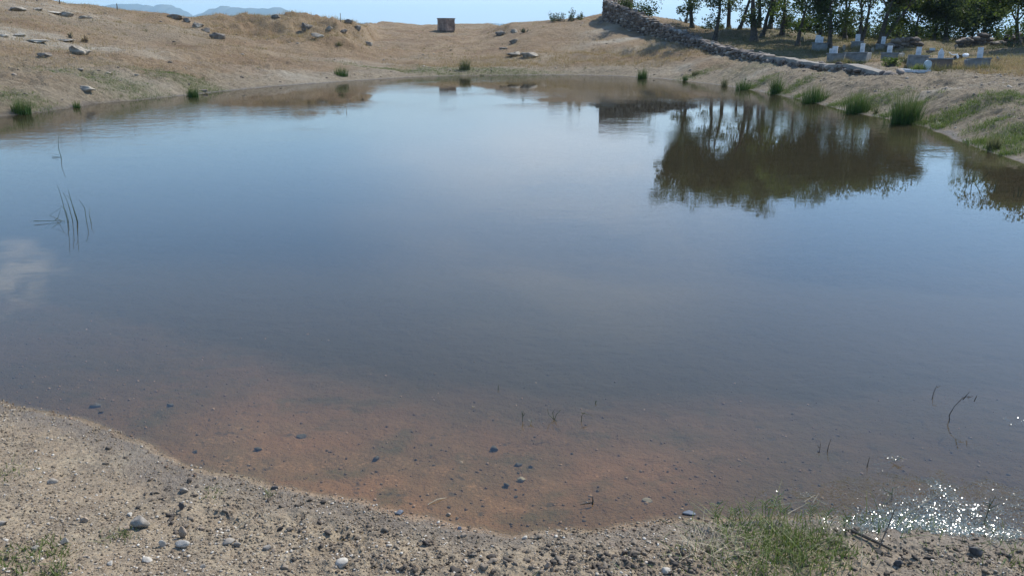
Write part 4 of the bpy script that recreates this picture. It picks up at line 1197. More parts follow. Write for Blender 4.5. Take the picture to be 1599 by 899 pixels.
bush(1582, 74, 30, 12, 'low olive shrub against the right edge behind the graves', 12, M_BUSH, n_=600)

for k, (x, w, h, Y, lab) in enumerate(((1232, 46, 26, 60, 'dark scrub under the trees right of the bright sky gap'), (1262, 50, 34, 61, 'dark scrub between the trunks behind the leftmost grave'), (1304, 56, 30, 60, 'thick scrub under the grove behind the grey slab graves'),
                                       (1333, 40, 26, 58, 'scrub at the left foot of the forked oak'), (1366, 48, 32, 60, 'scrub filling the gap between the forked oak and the dark leaning one'), (1412, 50, 34, 57, 'low leafy scrub just above the ruined wall'),
                                       (1440, 44, 30, 58, 'scrub behind the dry grass hump'), (1475, 34, 22, 56, 'small scrub at the left edge of the second sky gap'), (1572, 44, 24, 52, 'scrub behind the low wall at the right edge'),
                                       (1112, 40, 14, 66, 'low scrub on the crest beneath the leftmost grove trees'))):
    bush(x, 60, w, h, lab, 60 + k, M_LEAF, n_=2600, name='scrub', Y=Y)
# thin posts and stalks on the skyline
def post(x, ytop, ybase, Y, r_, label, cat='post', name='fence_post', mat=M_WOOD, lean=0.0):
    a, _ = ray(x, ybase); g = Vector((a * Y, Y, ground_z(a * Y, Y)))
    h = max(at(x, ytop, Y).z - g.z, 0.3)
    b = MB(); b.tube([(0, 0, -.2), (lean * h * .4, 0, h * .5), (lean * h, 0, h)], [r_, r_ * .9, r_ * .75], 6)
    return tag(b.build(name, mat, None, g), label, cat)
post(94, -6, 9, 51.5, .045, 'weathered post on the left hilltop, cut by the top of the frame')
post(58, -8, 3, 50.5, .045, 'leftmost thin post on the left hilltop', lean=.03)
post(184, 6, 19, 54, .040, 'stubby post with a dark foot on the left skyline')
post(532, 21, 32, 60, .030, 'dry upright stalk on the crest of the rough mound', 'stalk', 'dry_stalk')
post(990, 3, 17, 59.0, .03, 'leaning thin stake poking over the wall, left of the small round tree', lean=.15)
post(1001, 5, 20, 60.0, .03, 'straight thin stake right beside the small round tree')
post(767, 119, 120, 45, .02, 'dark short stick at the far water edge', 'stick', 'stick')

# ---------------------------------------------------------------- grasses (stuff)
def scatter_far(n_, amin, amax, ymin, ymax, seed, dens=None):
    rn = np.random.RandomState(seed)
    a = rn.uniform(amin, amax, n_); Y = rn.uniform(ymin ** 1.3, ymax ** 1.3, n_) ** (1 / 1.3)
    X = a * Y; z, d = terrain(X, Y, True, True)
    k = d > 0.25
    if dens is not None: k &= rn.uniform(0, 1, n_) < dens(X, Y, d, a)
    return np.stack([X, Y, z], 1)[k], d[k]
def tufts(P, nb, h0, h1, w, seed, spread=0.10, lean=0.4):
    rn = np.random.RandomState(seed)
    Q = np.repeat(P, nb, axis=0)
    Q[:, :2] += rn.normal(0, spread, (len(Q), 2)); Q[:, 2] -= 0.02
    return blades(Q, np.repeat(rn.uniform(h0, h1, len(P)), nb) * rn.uniform(.6, 1.1, len(Q)), w, lean, seed, 2)
# dry grass of the hills
P, d_ = scatter_far(26000, -0.75, 0.22, 30, 120, 1, lambda X, Y, d, a: 0.12 + 0.88 * sstep(2.5, 5, d + 2 * fbm(X / 3, Y / 3, 2, 201)) * sstep(-0.35, 0.25, fbm(X / 4, Y / 4, 3, 203)))
P2, _ = scatter_far(16000, -0.8, -0.3, 18, 62, 2, lambda X, Y, d, a: 0.8 * sstep(2.0, 4, d + 2 * fbm(X / 3, Y / 3, 2, 201)) * sstep(-0.3, 0.3, fbm(X / 3, Y / 3, 3, 205)))
P3, _ = scatter_far(12000, -0.2, 0.26, 44, 55, 3, lambda X, Y, d, a: 0.85 * sstep(1.2, 2.6, d) * (1 - sstep(4.5, 8.5, d + 3 * fbm(X / 2, Y / 2, 3, 209))) * sstep(-0.16, -0.04, a + 0.05 * fbm(X / 2, Y / 2, 2, 210)))
Pm, _ = scatter_far(10000, -0.40, -0.14, 47, 68, 13, lambda X, Y, d, a: sstep(-0.38, -0.33, a + 0.06 * fbm(X / 2, Y / 2, 3, 211)) * (1 - sstep(-0.20, -0.165, a + 0.03 * fbm(X / 2, Y / 2, 3, 212))) * sstep(50, 54, Y) * (0.4 + sstep(-.2, .3, fbm(X / 1.5, Y / 1.5, 3, 213))))
parts = [tufts(P, 5, .07, .22, .014, 1), tufts(P2, 5, .06, .20, .012, 2), tufts(P3, 5, .09, .26, .012, 3), tufts(Pm, 5, .10, .30, .016, 14)]
P4, _ = scatter_far(9000, 0.28, 0.72, 21, 33, 4, lambda X, Y, d, a: sstep(5.2, 6.5, d) * sstep(0.36, 0.46, a + 0.03 * fbm(X, Y, 2, 207)))
parts.append(tufts(P4, 6, .10, .28, .010, 4))
tag(link('dry_grass', blade_mesh('dry_grass', parts), M_DRYGRASS), 'dry straw coloured grass covering the hills and the edge of the graveyard', 'grass', kind='stuff')
P5, _ = scatter_far(15000, 0.16, 0.8, 28, 66, 5, lambda X, Y, d, a: sstep(6.5, 8.5, d))
rn = np.random.RandomState(66); gq = []
for (x0, x1, yt, yb), *_r in GRAVES:
    c = ground_at((x0 + x1) / 2, yb, 24); m_ = 110; w = px_size(x1 - x0, c.y)
    X = c.x + rn.uniform(-w * .75, w * .75, m_); Y = c.y - 0.12 - np.abs(rn.normal(0, .35, m_)); gq.append(np.stack([X, Y, terrain(X, Y)], 1))
gq = np.concatenate(gq)
tag(link('parched_grass', blade_mesh('parched_grass', [tufts(P5, 5, .08, .28, .014, 5), tufts(gq, 5, .10, .34, .012, 67)]), M_MIXGRASS), 'dull olive grass between the graves and under the trees', 'grass', kind='stuff')
P6, _ = scatter_far(3600, -0.78, 0.24, 20, 110, 15, lambda X, Y, d, a: sstep(0.0, 0.35, fbm(X / 3, Y / 3, 3, 221)))
P7, _ = scatter_far(1600, 0.25, 0.75, 15, 36, 16, lambda X, Y, d, a: (d < 6) * 0.7)
tag(link('dark_tussocks', blade_mesh('dark_tussocks', [tufts(P6, 12, .05, .20, .016, 16, .09, .6), tufts(P7, 8, .02, .08, .010, 17, .05, .7)]), M_MIXGRASS), 'dull brown green tussocks dotted over the dry slopes', 'grass', kind='stuff')
def rubble():
    rn = np.random.RandomState(41)
    A, _ = scatter_far(5200, -0.78, 0.24, 19, 75, 42, lambda X, Y, d, a: 0.10 + sstep(0.05, 0.4, fbm(X / 3.5, Y / 3.5, 3, 223)) + 0.5 * (d < 1.6))
    B, _ = scatter_far(6500, 0.24, 0.78, 13.5, 40, 43, lambda X, Y, d, a: (d < 7) * (0.25 + sstep(-.1, .3, fbm(X / 1.5, Y / 1.5, 3, 225))))
    P = np.concatenate([A, B]); m_ = len(P)
    base, f = ICO[1]
    sz = np.concatenate([0.04 + 0.17 * rn.uniform(0, 1, len(A)) ** 4, 0.02 + 0.10 * rn.uniform(0, 1, len(B)) ** 4])
    v = base[None] * rn.uniform(.55, 1.3, (m_, len(base), 1)) * (np.stack([rn.uniform(.7, 1.6, m_), rn.uniform(.7, 1.3, m_), rn.uniform(.35, .8, m_)], 1) * sz[:, None] * .5)[:, None, :]
    v = v + P[:, None, :]
    F = (f[None] + (np.arange(m_) * len(base))[:, None, None]).reshape(-1, 3)
    o = link('rubble', np_mesh('rubble', v.reshape(-1, 3), [F], {'rnd': np.repeat(rn.uniform(0, 1, m_), len(base))}), tint_mat('rubble', [(0, (0.10, 0.08, 0.06)), (0.5, (0.24, 0.19, 0.14)), (1.0, (0.44, 0.38, 0.30))]))
    tag(o, 'loose small stones and clods strewn over the slopes and banks', 'rubble', kind='stuff')
rubble()
# green growth at the banks
gp = []
rn = np.random.RandomState(8)
for (x, y, rx, ry) in GREEN:
    c = ground_at(x, y, 8); m_ = int(70 * rx * ry * (5.0 if x > 1100 else 1.6)) + 45
    X = c.x + rn.normal(0, rx * .55, m_); Y = c.y + rn.normal(0, ry * .6, m_); z, d = terrain(X, Y, True, True)
    k = d > 0.02; gp.append(np.stack([X, Y, z], 1)[k])
gp = np.concatenate(gp)
tag(link('bank_grass', blade_mesh('bank_grass', [tufts(gp, 9, .05, .13, .010, 6, .07, .7)]), M_GRASS), 'patches of fresh green grass low on the banks', 'grass', kind='stuff')

# ================================================================== NEAR SHORE
rn = np.random.RandomState(11)
NEAR_G = [(1250, 872, 0.17, 0.10, 360, .04, .11), (1185, 838, 0.13, 0.07, 190, .04, .11), (1250, 838, 0.13, .06, 170, .03, .10), (1290, 852, 0.16, 0.06, 150, .02, .07), (1190, 895, .16, .09, 260, .03, .08),
          (1130, 835, .10, .06, 50, .04, .12), (1380, 820, .18, .05, 50, .03, .09), (1520, 880, .3, .12, 90, .02, .06), (1590, 870, .1, .1, 70, .03, .08),
          (22, 862, .07, .03, 60, .02, .045), (15, 890, .10, .04, 110, .02, .055), (90, 866, .05, .025, 70, .015, .04), (88, 892, .05, .025, 70, .02, .045),
          (190, 835, .05, .03, 70, .015, .035), (70, 850, .06, .03, 60, .02, .04), (330, 770, .05, .03, 30, .015, .03), (420, 772, .03, .02, 20, .015, .03), (10, 740, .1, .05, 60, .02, .04), (1095, 862, .12, .05, 60, .02, .05),
          (1060, 885, .3, .06, 60, .015, .04)]
parts = []
for k, (x, y, rx, ry, m_, h0, h1) in enumerate(NEAR_G):
    a, s = ray(x, y); c = ground_at(x, y, 2.0, 12)
    X = c.x + rn.normal(0, rx * .6, m_); Y = c.y + rn.normal(0, ry * 1.1, m_)
    z = terrain(X, Y); z = np.maximum(z, -0.02)
    Q = np.stack([X, Y, z - 0.005], 1)
    parts.append(blades(Q, rn.uniform(h0, h1, m_), .0042, .75, 60 + k, 4, .7))
tag(link('grass', blade_mesh('grass', parts), M_GRASS), 'tufts of fine green grass on the near shore', 'grass', kind='stuff')
# dead straw among the green
parts = []
for k, (x, y, rx, ry, m_, h0, h1) in enumerate(NEAR_G[:7]):
    c = ground_at(x, y, 2.0, 12); m2 = m_ // 4
    X = c.x + rn.normal(0, rx * .7, m2); Y = c.y + rn.normal(0, ry * 1.2, m2); z = np.maximum(terrain(X, Y), -0.01)
    parts.append(blades(np.stack([X, Y, z], 1), rn.uniform(h0 * .6, h1 * .62, m2), .003, 0.9, 90 + k, 4, .5))
for (x, y) in ((1090, 850), (1110, 862), (1130, 850)):
    c = ground_at(x, y, 2, 12); m2 = 60
    X = c.x + rn.normal(0, .07, m2); Y = c.y + rn.normal(0, .05, m2); z = terrain(X, Y)
    parts.append(blades(np.stack([X, Y, z], 1), rn.uniform(.02, .07, m2), .003, 1.3, 97, 3, .5))
tag(link('dead_grass', blade_mesh('dead_grass', parts), M_STRAW), 'brown dead stalks tangled in the near grass', 'grass', kind='stuff')

# tiny glossy weed flecks added at the water's edge to make sun glints
def flecks():
    rn = np.random.RandomState(77); P = []
    for (x, y, rx, ry, m_) in ((1440, 812, .20, .07, 1000), (1455, 788, .17, .07, 420), (1390, 803, .14, .05, 260), (1475, 768, .05, .06, 120), (1520, 800, .10, .05, 120), (1400, 824, .20, .04, 900), (1500, 826, .17, .05, 900), (1360, 818, .12, .03, 250), (1560, 836, .12, .03, 250), (1468, 762, .05, .05, 90), (1590, 790, .06, .06, 60), (1545, 800, .10, .04, 90),
                               (1585, 835, .10, .05, 160), (1395, 715, .05, .02, 30), (1560, 770, .3, .12, 24), (1240, 772, .15, .02, 18), (1300, 815, .2, .03, 90), (1590, 660, .08, .04, 20)):
        X, Y = on_water(x, y)
        P.append(np.stack([X + rn.normal(0, rx * .6, m_), Y + rn.normal(0, ry * .8, m_)], 1))
    P = np.repeat(np.concatenate(P), 6, axis=0); P += rn.normal(0, .012, P.shape); n_ = len(P)
    z, d = terrain(P[:, 0], P[:, 1], True, True)
    k = z < 0.012; P = P[k]; n_ = len(P); z = np.maximum(z[k], 0) + 0.0035
    s_ = .0005 + .0022 * rn.uniform(0, 1, n_) ** 2.5; an = rn.uniform(0, 6.28, n_)
    tl = rn.normal(0, .17, (n_, 2))
    u = np.stack([np.cos(an), np.sin(an), np.zeros(n_)], 1); w_ = np.stack([-np.sin(an), np.cos(an), np.zeros(n_)], 1)
    for q in (u, w_): q[:, 2] = -(q[:, 0] * tl[:, 0] + q[:, 1] * tl[:, 1])
    c = np.stack([P[:, 0], P[:, 1], z], 1); u *= s_[:, None] * 1.5; w_ *= s_[:, None]
    V = np.stack([c - u, c - w_, c + u, c + w_], 1).reshape(-1, 3)
    m, nt, N, L, o = new_mat('glint_fleck'); p = N.new('ShaderNodeBsdfPrincipled')
    p.inputs['Base Color'].default_value = (.07, .08, .04, 1); p.inputs['Roughness'].default_value = 0.16; p.inputs['Coat Weight'].default_value = 1.0; p.inputs['Coat Roughness'].default_value = 0.10
    L.new(p.outputs[0], o.inputs['Surface'])
    tag(link('glint_flecks', np_mesh('glint_flecks', V, [np.arange(n_ * 4).reshape(-1, 4)]), m), 'tiny glossy weed flecks added to make the sun glints at the right water edge', 'water weed', kind='stuff')
flecks()
# gravel and crumbs of earth (stuff)
def gravel(n_, seed, ylo, yhi, under, smin, smax, name, mat, label):
    rn = np.random.RandomState(seed)
    a = rn.uniform(-0.78, 0.78, n_); Y = rn.uniform(ylo, yhi, n_)
    X = a * Y; z, d = terrain(X, Y, True, True)
    if under: k = (d < 0.02) & (d > -2.2) & (rn.uniform(0, 1, n_) < np.exp(d * 1.3))
    else:
        k = (d > -0.06) & (rn.uniform(0, 1, n_) < 0.25 + 0.9 * sstep(-0.2, 0.3, fbm(X * 2, Y * 2, 3, 301)))
    X, Y, z = X[k], Y[k], z[k]; m_ = len(X)
    base, f = ICO[1]
    shapes = []
    for q in range(12):
        s_ = np.random.RandomState(q).uniform(.65, 1.25, (len(base), 1)) * base
        shapes.append(s_)
    shapes = np.array(shapes)
    sh = shapes[rn.randint(0, 12, m_)]
    sz = smin + (smax - smin) * rn.uniform(0, 1, m_) ** 5
    sc3 = np.stack([rn.uniform(.7, 1.3, m_), rn.uniform(.7, 1.3, m_), rn.uniform(.4, .9, m_)], 1) * sz[:, None] * 0.5
    v = sh * sc3[:, None, :]
    an = rn.uniform(0, 6.28, m_); c, s = np.cos(an), np.sin(an)
    vx = v[..., 0] * c[:, None] - v[..., 1] * s[:, None]; vy = v[..., 0] * s[:, None] + v[..., 1] * c[:, None]
    v = np.stack([vx + X[:, None], vy + Y[:, None], v[..., 2] + (z + sz * .12)[:, None]], -1)
    F = (f[None] + (np.arange(m_) * len(base))[:, None, None]).reshape(-1, 3)
    tone = np.repeat(rn.uniform(0, 1, m_), len(base))
    o = link(name, np_mesh(name, v.reshape(-1, 3), [F], {'rnd': tone}), mat)
    return tag(o, label, 'gravel', kind='stuff')
M_GRAVEL = tint_mat('gravel', [(0, (0.085, 0.060, 0.040)), (0.35, (0.215, 0.160, 0.100)), (0.72, (0.305, 0.240, 0.160)), (0.93, (0.42, 0.36, 0.285)), (1.0, (0.60, 0.55, 0.46))], 0.85)
M_GRAVEL_BED = tint_mat('bed_gravel', [(0, (0.06, 0.05, 0.04)), (0.2, (0.12, 0.08, 0.05)), (0.75, (0.22, 0.13, 0.08)), (1.0, (0.42, 0.28, 0.19))], 0.8)
gravel(190000, 21, 2.2, 5.2, False, .0035, .016, 'gravel', M_GRAVEL, 'fine gravel and crumbs of earth on the near shore')
gravel(17000, 22, 2.6, 6.2, True, .004, .020, 'bed_gravel', M_GRAVEL_BED, 'reddish gravel under the shallow water')
M_CLOD = tint_mat('mud_clods', [(0, (0.040, 0.030, 0.021)), (0.6, (0.105, 0.080, 0.055)), (1.0, (0.23, 0.18, 0.125))], 0.8)
CL = [rock_shape(800 + k, 2, 14, 0.8, 0.30)[0] for k in range(12)]
def clods():
    rn = np.random.RandomState(31); V, F, T = [], [], []; ofs = 0
    spots = [(265, 775, .16, .07, 60), (400, 830, .4, .08, 40), (620, 850, .5, .08, 60), (800, 872, .6, .07, 200), (1000, 868, .4, .06, 150), (1080, 880, .3, .06, 90), (700, 888, .5, .05, 90), (1400, 865, .5, .08, 120), (1530, 865, .35, .08, 90),
             (1340, 838, .12, .05, 30), (160, 715, .2, .1, 20), (500, 800, .4, .08, 40), (330, 800, .2, .06, 30), (900, 885, .6, .05, 70), (1240, 880, .4, .06, 40)]
    for (x, y, rx, ry, m_) in spots:
        c = ground_at(x, y, 2, 12)
        for k in range(m_):
            X, Y = c.x + rn.normal(0, rx * .6), c.y + rn.normal(0, ry)
            z = ground_z(X, Y)
            if z < 0.004: continue
            s_ = 0.005 + 0.019 * rn.uniform() ** 3.0
            v, f = CL[rn.randint(12)], F2
            v = v * np.array([s_ * rn.uniform(.7, 1.5), s_ * rn.uniform(.6, 1.2), s_ * rn.uniform(.4, .8)]) * 0.8
            an = rn.uniform(0, 6.28); cs, sn = math.cos(an), math.sin(an)
            v = v @ np.array([[cs, sn, 0], [-sn, cs, 0], [0, 0, 1]]) + np.array([X, Y, z + s_ * .15])
            V.append(v); F.append(f + ofs); ofs += len(v); T.append(np.full(len(v), rn.uniform()))
    o = link('mud_clods', np_mesh('mud_clods', np.concatenate(V), [np.concatenate(F)], {'rnd': np.concatenate(T)}), M_CLOD)
    tag(o, 'dark crumbly mud clods trodden into the near shore', 'mud clods', kind='stuff')
clods()

# single stones on the shore and in the shallows
STONES = [  # x, y(base), w px, h px, material, label
    (218, 822, 33, 19, M_STONE_GREY, 'largest smooth grey stone on the near left shore'),
    (286, 853, 26, 13, M_STONE_WHITE, 'white rounded stone lying in front of the upright pointed one'),
    (288, 838, 15, 20, M_STONE_TAN, 'upright pointed tan stone standing behind the white rounded one'),
    (255, 852, 13, 13, M_STONE_WHITE, 'small white stone left of the upright pointed one'),
    (230, 875, 17, 9, M_STONE_WHITE, 'flat white stone low on the left shore below the largest grey one'),
    (173, 881, 12, 10, M_STONE_WHITE, 'small bright white stone between green tuft and flat white stone'),
    (357, 847, 22, 9, M_STONE_GREY, 'thin grey slab stone with a dark hollow under it'),
    (371, 852, 14, 12, M_STONE_GREY, 'chipped grey stone touching the right of the thin slab'),
    (288, 768, 15, 10, M_STONE_GREY, 'grey stone near the waterline with a shaded left face'),
    (284, 795, 10, 14, M_STONE_DARK, 'dark wedge shaped stone above the upright pointed one'),
    (83, 753, 16, 9, M_STONE_GREY, 'grey stone alone on the far left gravel'),
    (429, 763, 12, 10, M_STONE_DARK, 'dark stone with pale top exactly at the waterline'),
    (132, 814, 13, 10, M_STONE_TAN, 'brownish stone left of the largest grey one'),
    (204, 804, 13, 6, M_STONE_WHITE, 'small white chip behind the largest grey stone'),
    (198, 826, 12, 8, M_STONE_TAN, 'rosy small stone tucked left of the largest grey one'),
    (101, 848, 17, 11, M_STONE_GREY, 'grey white stone above the green tufts at the left'),
    (5, 818, 13, 9, M_STONE_GREY, 'grey stone cut by the left edge of the frame'),
    (57, 856, 14, 8, M_STONE_GREY, 'dull flat stone between the left grass tufts'),
    (536, 882, 30, 15, M_STONE_WHITE, 'large angular white quartz stone near the bottom centre left'),
    (417, 858, 14, 9, M_STONE_GREY, 'light grey stone right of the thin slab, midway to the quartz'),
    (427, 860, 9, 7, M_STONE_TAN, 'little tan stone beside the light grey one'),
    (318, 885, 12, 7, M_STONE_GREY, 'dark grey stone low at the bottom left of centre'),
    (314, 826, 11, 6, M_STONE_TAN, 'pinkish flat chip right of the upright pointed stone'),
    (607, 853, 12, 8, M_STONE_WHITE, 'off white stone halfway between quartz and blue stone'),
    (624, 802, 17, 7, M_STONE_BLUE, 'flat blue grey stone at the waterline'),
    (717, 825, 10, 8, M_STONE_BLUE, 'small deep blue stone right at the water edge'),
    (725, 836, 12, 6, M_STONE_TAN, 'tan pebble just below the deep blue one'),
    (692, 820, 8, 5, M_STONE_TAN, 'reddish pebble left of the deep blue one'),
    (701, 805, 11, 7, M_STONE_TAN, 'pinkish pebble in the shallows above the deep blue one'),
    (855, 886, 16, 13, M_STONE_TAN, 'upright tan stone at the bottom centre'),
    (820, 840, 12, 6, M_STONE_WHITE, 'pale pebble on the shore where the red shallows end'),
    (956, 850, 14, 6, M_STONE_TAN, 'orange tan pebble on the pale gravel right of centre'),
    (1040, 893, 24, 10, M_STONE_WHITE, 'pale flat stone cut by the bottom of the frame right of centre'),
    (1404, 880, 20, 11, M_STONE_DARK, 'dark angular stone in the clods right of the grass'),
    (1525, 862, 22, 11, M_STONE_DARK, 'dark flat stone in the clods near the right corner'),
    (337, 747, 10, 5, M_STONE_TAN, 'red brown chip lying on the waterline at the left'),
    (815, 750, 18, 8, M_STONE_GREY, 'pale grey stone under water in the middle of the red shallows'),
    (790, 760, 14, 9, M_STONE_DARK, 'dark knobbly stone under water left of the pale grey one'),
    (771, 703, 14, 9, M_STONE_DARK, 'round dark stone deepest in the middle shallows'),
    (810, 726, 15, 6, M_STONE_DARK, 'long dark stone under water above the pale grey one'),
    (828, 730, 9, 5, M_STONE_DARK, 'small dark stone just right of the long dark one'),
    (805, 776, 10, 4, M_STONE_DARK, 'thin dark chip under water below the pale grey stone'),
    (470, 682, 18, 7, M_STONE_DARK, 'dark flat stone under water left of centre'),
    (586, 718, 16, 9, M_STONE_DARK, 'dark green stone under water with weed on it'),
    (403, 703, 14, 7, M_STONE_DARK, 'dark stone in the left shallows between the flat one and the shore'),
    (305, 706, 10, 5, M_STONE_DARK, 'small dark stone close to the left shore under water'),
    (150, 634, 18, 7, M_STONE_DARK, 'blackish stone under water farthest left'),
    (157, 645, 8, 5, M_STONE_DARK, 'black pebble just below the farthest left underwater stone'),
    (265, 633, 13, 5, M_STONE_DARK, 'murky dark stone under water halfway to centre left'),
    (720, 722, 9, 4, M_STONE_TAN, 'rusty pebble under water left of the round dark stone'),
    (1075, 802, 24, 6, M_STONE_BLUE, 'slate coloured flat stone awash just left of the green grass'),
    (1010, 782, 20, 6, M_STONE_GREY, 'grey slab lying in the shallows right of the dark stake'),
]
for i, (x, y, w, h, mt, lab) in enumerate(STONES):
    g = ground_at(x, y, 2.0, 14); g.z = ground_z(g.x, g.y)
    rng_ = g.length
    W_, H_ = w / F_PX * rng_, h / F_PX * rng_ * 1.05
    up = 'upright' in lab
    rock('stone', g + Vector((0, 0, -0.003)), W_, W_ * (0.5 if up else 0.75), H_ if up else min(H_ * 0.95, W_ * .7), 900 + i, mt, lab, 'stone', 'stones of the near shore', rz=((i * 53) % 20 - 10) * 0.06, sink=0.2, sub=3, cuts=12)

# ---------------------------------------------------------------- twigs, reeds and weeds
def sprig(name, x, y, pts_px, r_, label, cat, mat=M_TWIG, group=None, twigs=()):
    """stems standing in the shallow water; pts are offsets (right, up) in photograph pixels from the waterline point"""
    X, Y = on_water(x, y); root_p = Vector((X, Y, 0.0))
    sc_ = root_p.length / F_PX
    b = MB(); rg = random.Random(int(x + y))
    for line in pts_px:
        b.tube([(p[0] * sc_, rg.uniform(-.3, .3) * sc_ * abs(p[0]), p[1] * sc_) for p in line], [r_ * (1 - 0.6 * k / max(1, len(line) - 1)) for k in range(len(line))], 5)
    o = b.build(name, mat, None, root_p)
    return tag(o, label, cat, group)
M_SHOOT = simple_mat('shoot_green', (0.10, 0.16, 0.04), (0.20, 0.26, 0.08), 30, 0.6)
M_REED = simple_mat('reed_green', (0.035, 0.055, 0.03), (0.08, 0.10, 0.05), 30, 0.6)
sprig('reed_group', 116, 345, [[(-10, -4), (-13, 30), (-15, 50)], [(-8, -4), (-11, 14), (-16, 22)], [(-2, -4), (-4, 26), (-8, 40)], [(4, -4), (1, 24), (-1, 44)], [(5, -4), (0, 30), (-4, 36)],
                                [(20, -3), (16, 18), (13, 30)], [(27, -2), (24, 10), (22, 18)], [(-14, -3), (-30, 9), (-17, 18)], [(-14, -3), (-46, -3)], [(-45, -11), (-25, 3), (-16, 16)], [(-45, -11), (-30, -8), (-9, -2)], [(-48, 3), (-12, 1)]], .004,
      'group of dark reed stems with bent ones, standing in open water at left', 'reeds', M_REED)
sprig('reed_group', 96, 246, [[(0, -2), (-2, 12), (1, 28)], [(-1, 0), (-14, 1), (-4, 4)]], .006, 'single thin bowed reed beyond the larger reed group at left', 'reeds', M_REED)
sprig('reed_group', 1520, 290, [[(-11, -2), (-10, 10), (-4, 26)], [(-3, 0), (-2, 12), (0, 20)], [(3, -1), (10, 8), (16, 20)]], .006, 'three curved reeds in front of the right tree reflection', 'reeds', M_REED)
sprig('reed_group', 1553, 297, [[(0, -2), (0, 14)]], .006, 'lone short reed right of the three curved ones', 'reeds', M_REED)
sprig('reed_group', 1588, 308, [[(-4, 0), (-6, 10)], [(1, 0), (0, 14)], [(5, 0), (6, 12)]], .006, 'little reed bunch at the right edge of the pond', 'reeds', M_REED)
T = 'weed sprigs standing in the shallows'
sprig('water_weed', 816, 656, [[(0, -3), (0, 8), (1, 20)], [(1, 8), (4, 13)], [(0, 10), (-2, 18)]], .0022, 'thin upright weed sprig left of the short tufted one', 'water weed', M_REED, T)
sprig('water_weed', 829, 660, [[(0, -3), (0, 7)], [(0, 3), (-5, 7)], [(0, 3), (5, 8)], [(0, 4), (2, 9)]], .002, 'short tufted weed sprig between two taller ones', 'water weed', M_STRAW, T)
sprig('water_weed', 866, 655, [[(0, 0), (-10, 10), (-13, 22)], [(0, 0), (3, 10), (10, 20)], [(-1, 2), (-4, 14), (0, 20)], [(0, 0), (6, -4)]], .0022, 'branching weed sprig with three arms in mid shallows', 'water weed', M_REED, T)
sprig('water_weed', 908, 656, [[(0, -3), (0, 8), (3, 14), (18, 9)], [(3, 13), (6, 16)], [(3, 13), (-1, 16)]], .0022, 'hooked weed sprig with a side shoot pointing right', 'water weed', M_REED, T)
sprig('water_weed', 778, 607, [[(0, -2), (0, 7)]], .003, 'tiny weed tip farthest out in the middle', 'water weed', M_REED, T)
sprig('water_weed', 738, 635, [[(0, -1), (-1, 3)], [(0, 0), (4, 1)]], .003, 'floating weed speck left of the upright sprigs', 'water weed', M_STRAW, T)
sprig('water_weed', 930, 629, [[(0, -2), (0, 5)], [(0, 1), (2, 5)]], .0025, 'small weed tip right above the hooked sprig', 'water weed', M_REED, T)
sprig('water_weed', 1456, 618, [[(0, -6), (1, 6), (4, 17)], [(4, 15), (10, 16)]], .0026, 'thin dark weed stem bent at its top, upper right shallows', 'water weed', M_TWIG, T)
sprig('water_weed', 1481, 655, [[(2, -4), (0, 8), (5, 22), (18, 34), (26, 37)], [(16, 32), (20, 47)], [(30, 32), (32, 42)], [(22, 36), (30, 38)]], .0028, 'long dark curving weed stem with forked tip at right', 'water weed', M_TWIG, T)
sprig('water_weed', 1280, 702, [[(0, -4), (0, 12)], [(-1, 4), (-4, 8)]], .0022, 'left one of two short dark stems in the right shallows', 'water weed', M_TWIG, T)
sprig('water_weed', 1292, 702, [[(0, -4), (1, 8), (4, 20)]], .0022, 'right one of two short dark stems in the right shallows', 'water weed', M_TWIG, T)
sprig('water_weed', 1354, 727, [[(0, -3), (2, 16)]], .0024, 'single dark stem right of the two short ones', 'water weed', M_TWIG, T)
sprig('water_weed', 1398, 722, [[(-30, -8), (-10, -2), (0, 4), (10, 8)], [(0, 4), (-8, 12)], [(2, 4), (12, 12)], [(0, 4), (6, 10), (14, 6)]], .0024, 'pale floating weed sprig with leafy head, right shallows', 'water weed', M_STRAW, T)
sprig('water_weed', 1387, 775, [[(5, -20), (6, 0), (4, 16)], [(5, 6), (-8, 12), (-12, 18)], [(5, 6), (-6, 3)], [(4, 14), (14, 18)]], .0024, 'green forked weed sprig above the sun glints', 'water weed', M_GRASS if False else M_REED, T)
sprig('water_weed', 1215, 790, [[(-20, 0), (10, 6), (40, 14), (62, 18)], [(52, 16), (64, 26)], [(30, 12), (38, 20)], [(50, 16), (74, 14)]], .0026, 'long pale runner trailing out from the green grass into the water', 'water weed', M_STRAW, T)
sprig('water_weed', 1430, 800, [[(-14, 0), (0, 10), (20, 20), (34, 28)], [(20, 20), (22, 36)], [(12, 14), (30, 14)]], .0026, 'straw runner reaching through the sun glints', 'water weed', M_STRAW, T)
sprig('water_weed', 1540, 806, [[(0, -4), (2, 18), (0, 32)], [(2, 14), (16, 24)], [(1, 18), (-12, 26)], [(2, 10), (12, 12)], [(1, 16), (8, 34)]], .0024, 'green leafy weed sprig near the right corner', 'water weed', M_REED, T)
sprig('water_weed', 1565, 845, [[(0, 0), (14, 12), (30, 20)]], .0026, 'bright bent stalk lying at the waterline in the right corner', 'water weed', M_STRAW, T)
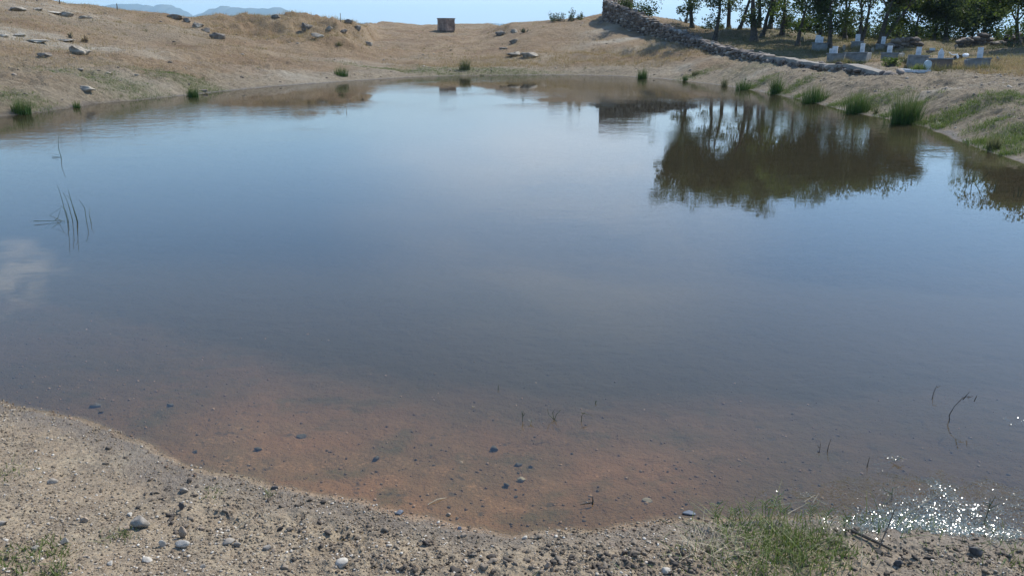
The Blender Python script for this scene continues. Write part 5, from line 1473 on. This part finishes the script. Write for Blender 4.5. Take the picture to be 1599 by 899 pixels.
for k, (x, y, hh_) in enumerate(((1112, 822, 44), (1150, 815, 26), (1203, 812, 44), (1196, 808, 30), (1226, 815, 26), (1262, 818, 34), (1286, 822, 30), (1318, 828, 24), (1172, 812, 34))):
    rg = random.Random(k); lines = []
    lx = rg.uniform(-8, 8)
    lines.append([(0, -6), (lx * .5, hh_ * .5), (lx, hh_)])
    for q in range(9):
        t = 0.45 + 0.55 * q / 8; sd = -1 if q % 2 else 1
        lines.append([(lx * t, hh_ * t), (lx * t + sd * rg.uniform(4, 9), hh_ * t + rg.uniform(3, 9)), (lx * t + sd * rg.uniform(8, 15), hh_ * t + rg.uniform(5, 15))])
    sprig('grass_shoot', x, y, lines, .0016, ('leftmost leafy green shoot standing alone at the edge of the near grass', 'short leafy shoot between the lone one and the thick grass', 'tallest leafy shoot at the top of the near grass', 'second tall shoot just left behind the tallest', 'small shoot right of the tallest one', 'bent shoot right of the middle of the near grass', 'shoot above the right half of the near grass', 'rightmost low shoot at the end of the near grass', 'shoot left of the two tallest ones')[k], 'grass shoot', M_SHOOT, 'leafy shoots rising from the near grass')
sprig('stake', 925, 784, [[(0, -4), (1, 3), (0, 12)], [(-2, 0), (-22, 0)]], .005, 'stubby black stake with a stick beside it in the red shallows', 'stake', M_TWIG)
for (x, y, dx, dy, lab) in ((368, 829, 26, 16, 'long straw lying on the gravel right of the upright pointed stone'), (668, 790, 30, 10, 'thin pale straw at the waterline right of the blue grey stone')):
    g = ground_at(x, y, 2, 14); g2 = ground_at(x + dx, y - dy, 2, 14)
    b = MB(); mid = (g2 - g) / 2; b.tube([(0, 0, .008), (mid.x, mid.y, mid.z + .02), (g2.x - g.x, g2.y - g.y, g2.z - g.z + .012)], [.002, .002, .0015], 5)
    tag(b.build('straw', M_STRAW, None, g), lab, 'straw')
for (pts, r_, lab) in (([(1330, 832), (1360, 846), (1392, 862)], .0065, 'dark broken branch lying across the waterline below the sun glints'), ([(1372, 858), (1383, 842), (1392, 830)], .0028, 'short dark twig rising from the broken branch')):
    q = [ground_at(x, y, 2, 12) for x, y in pts]
    q = [Vector((p.x, p.y, max(p.z, 0) + .012 + (0.05 * k if 'rising' in lab else 0))) for k, p in enumerate(q)]
    b = MB(); b.tube([p - q[0] for p in q], [r_, r_ * 1.1, r_ * .5], 6); tag(b.build('branch', M_TWIG, None, q[0]), lab, 'branch')
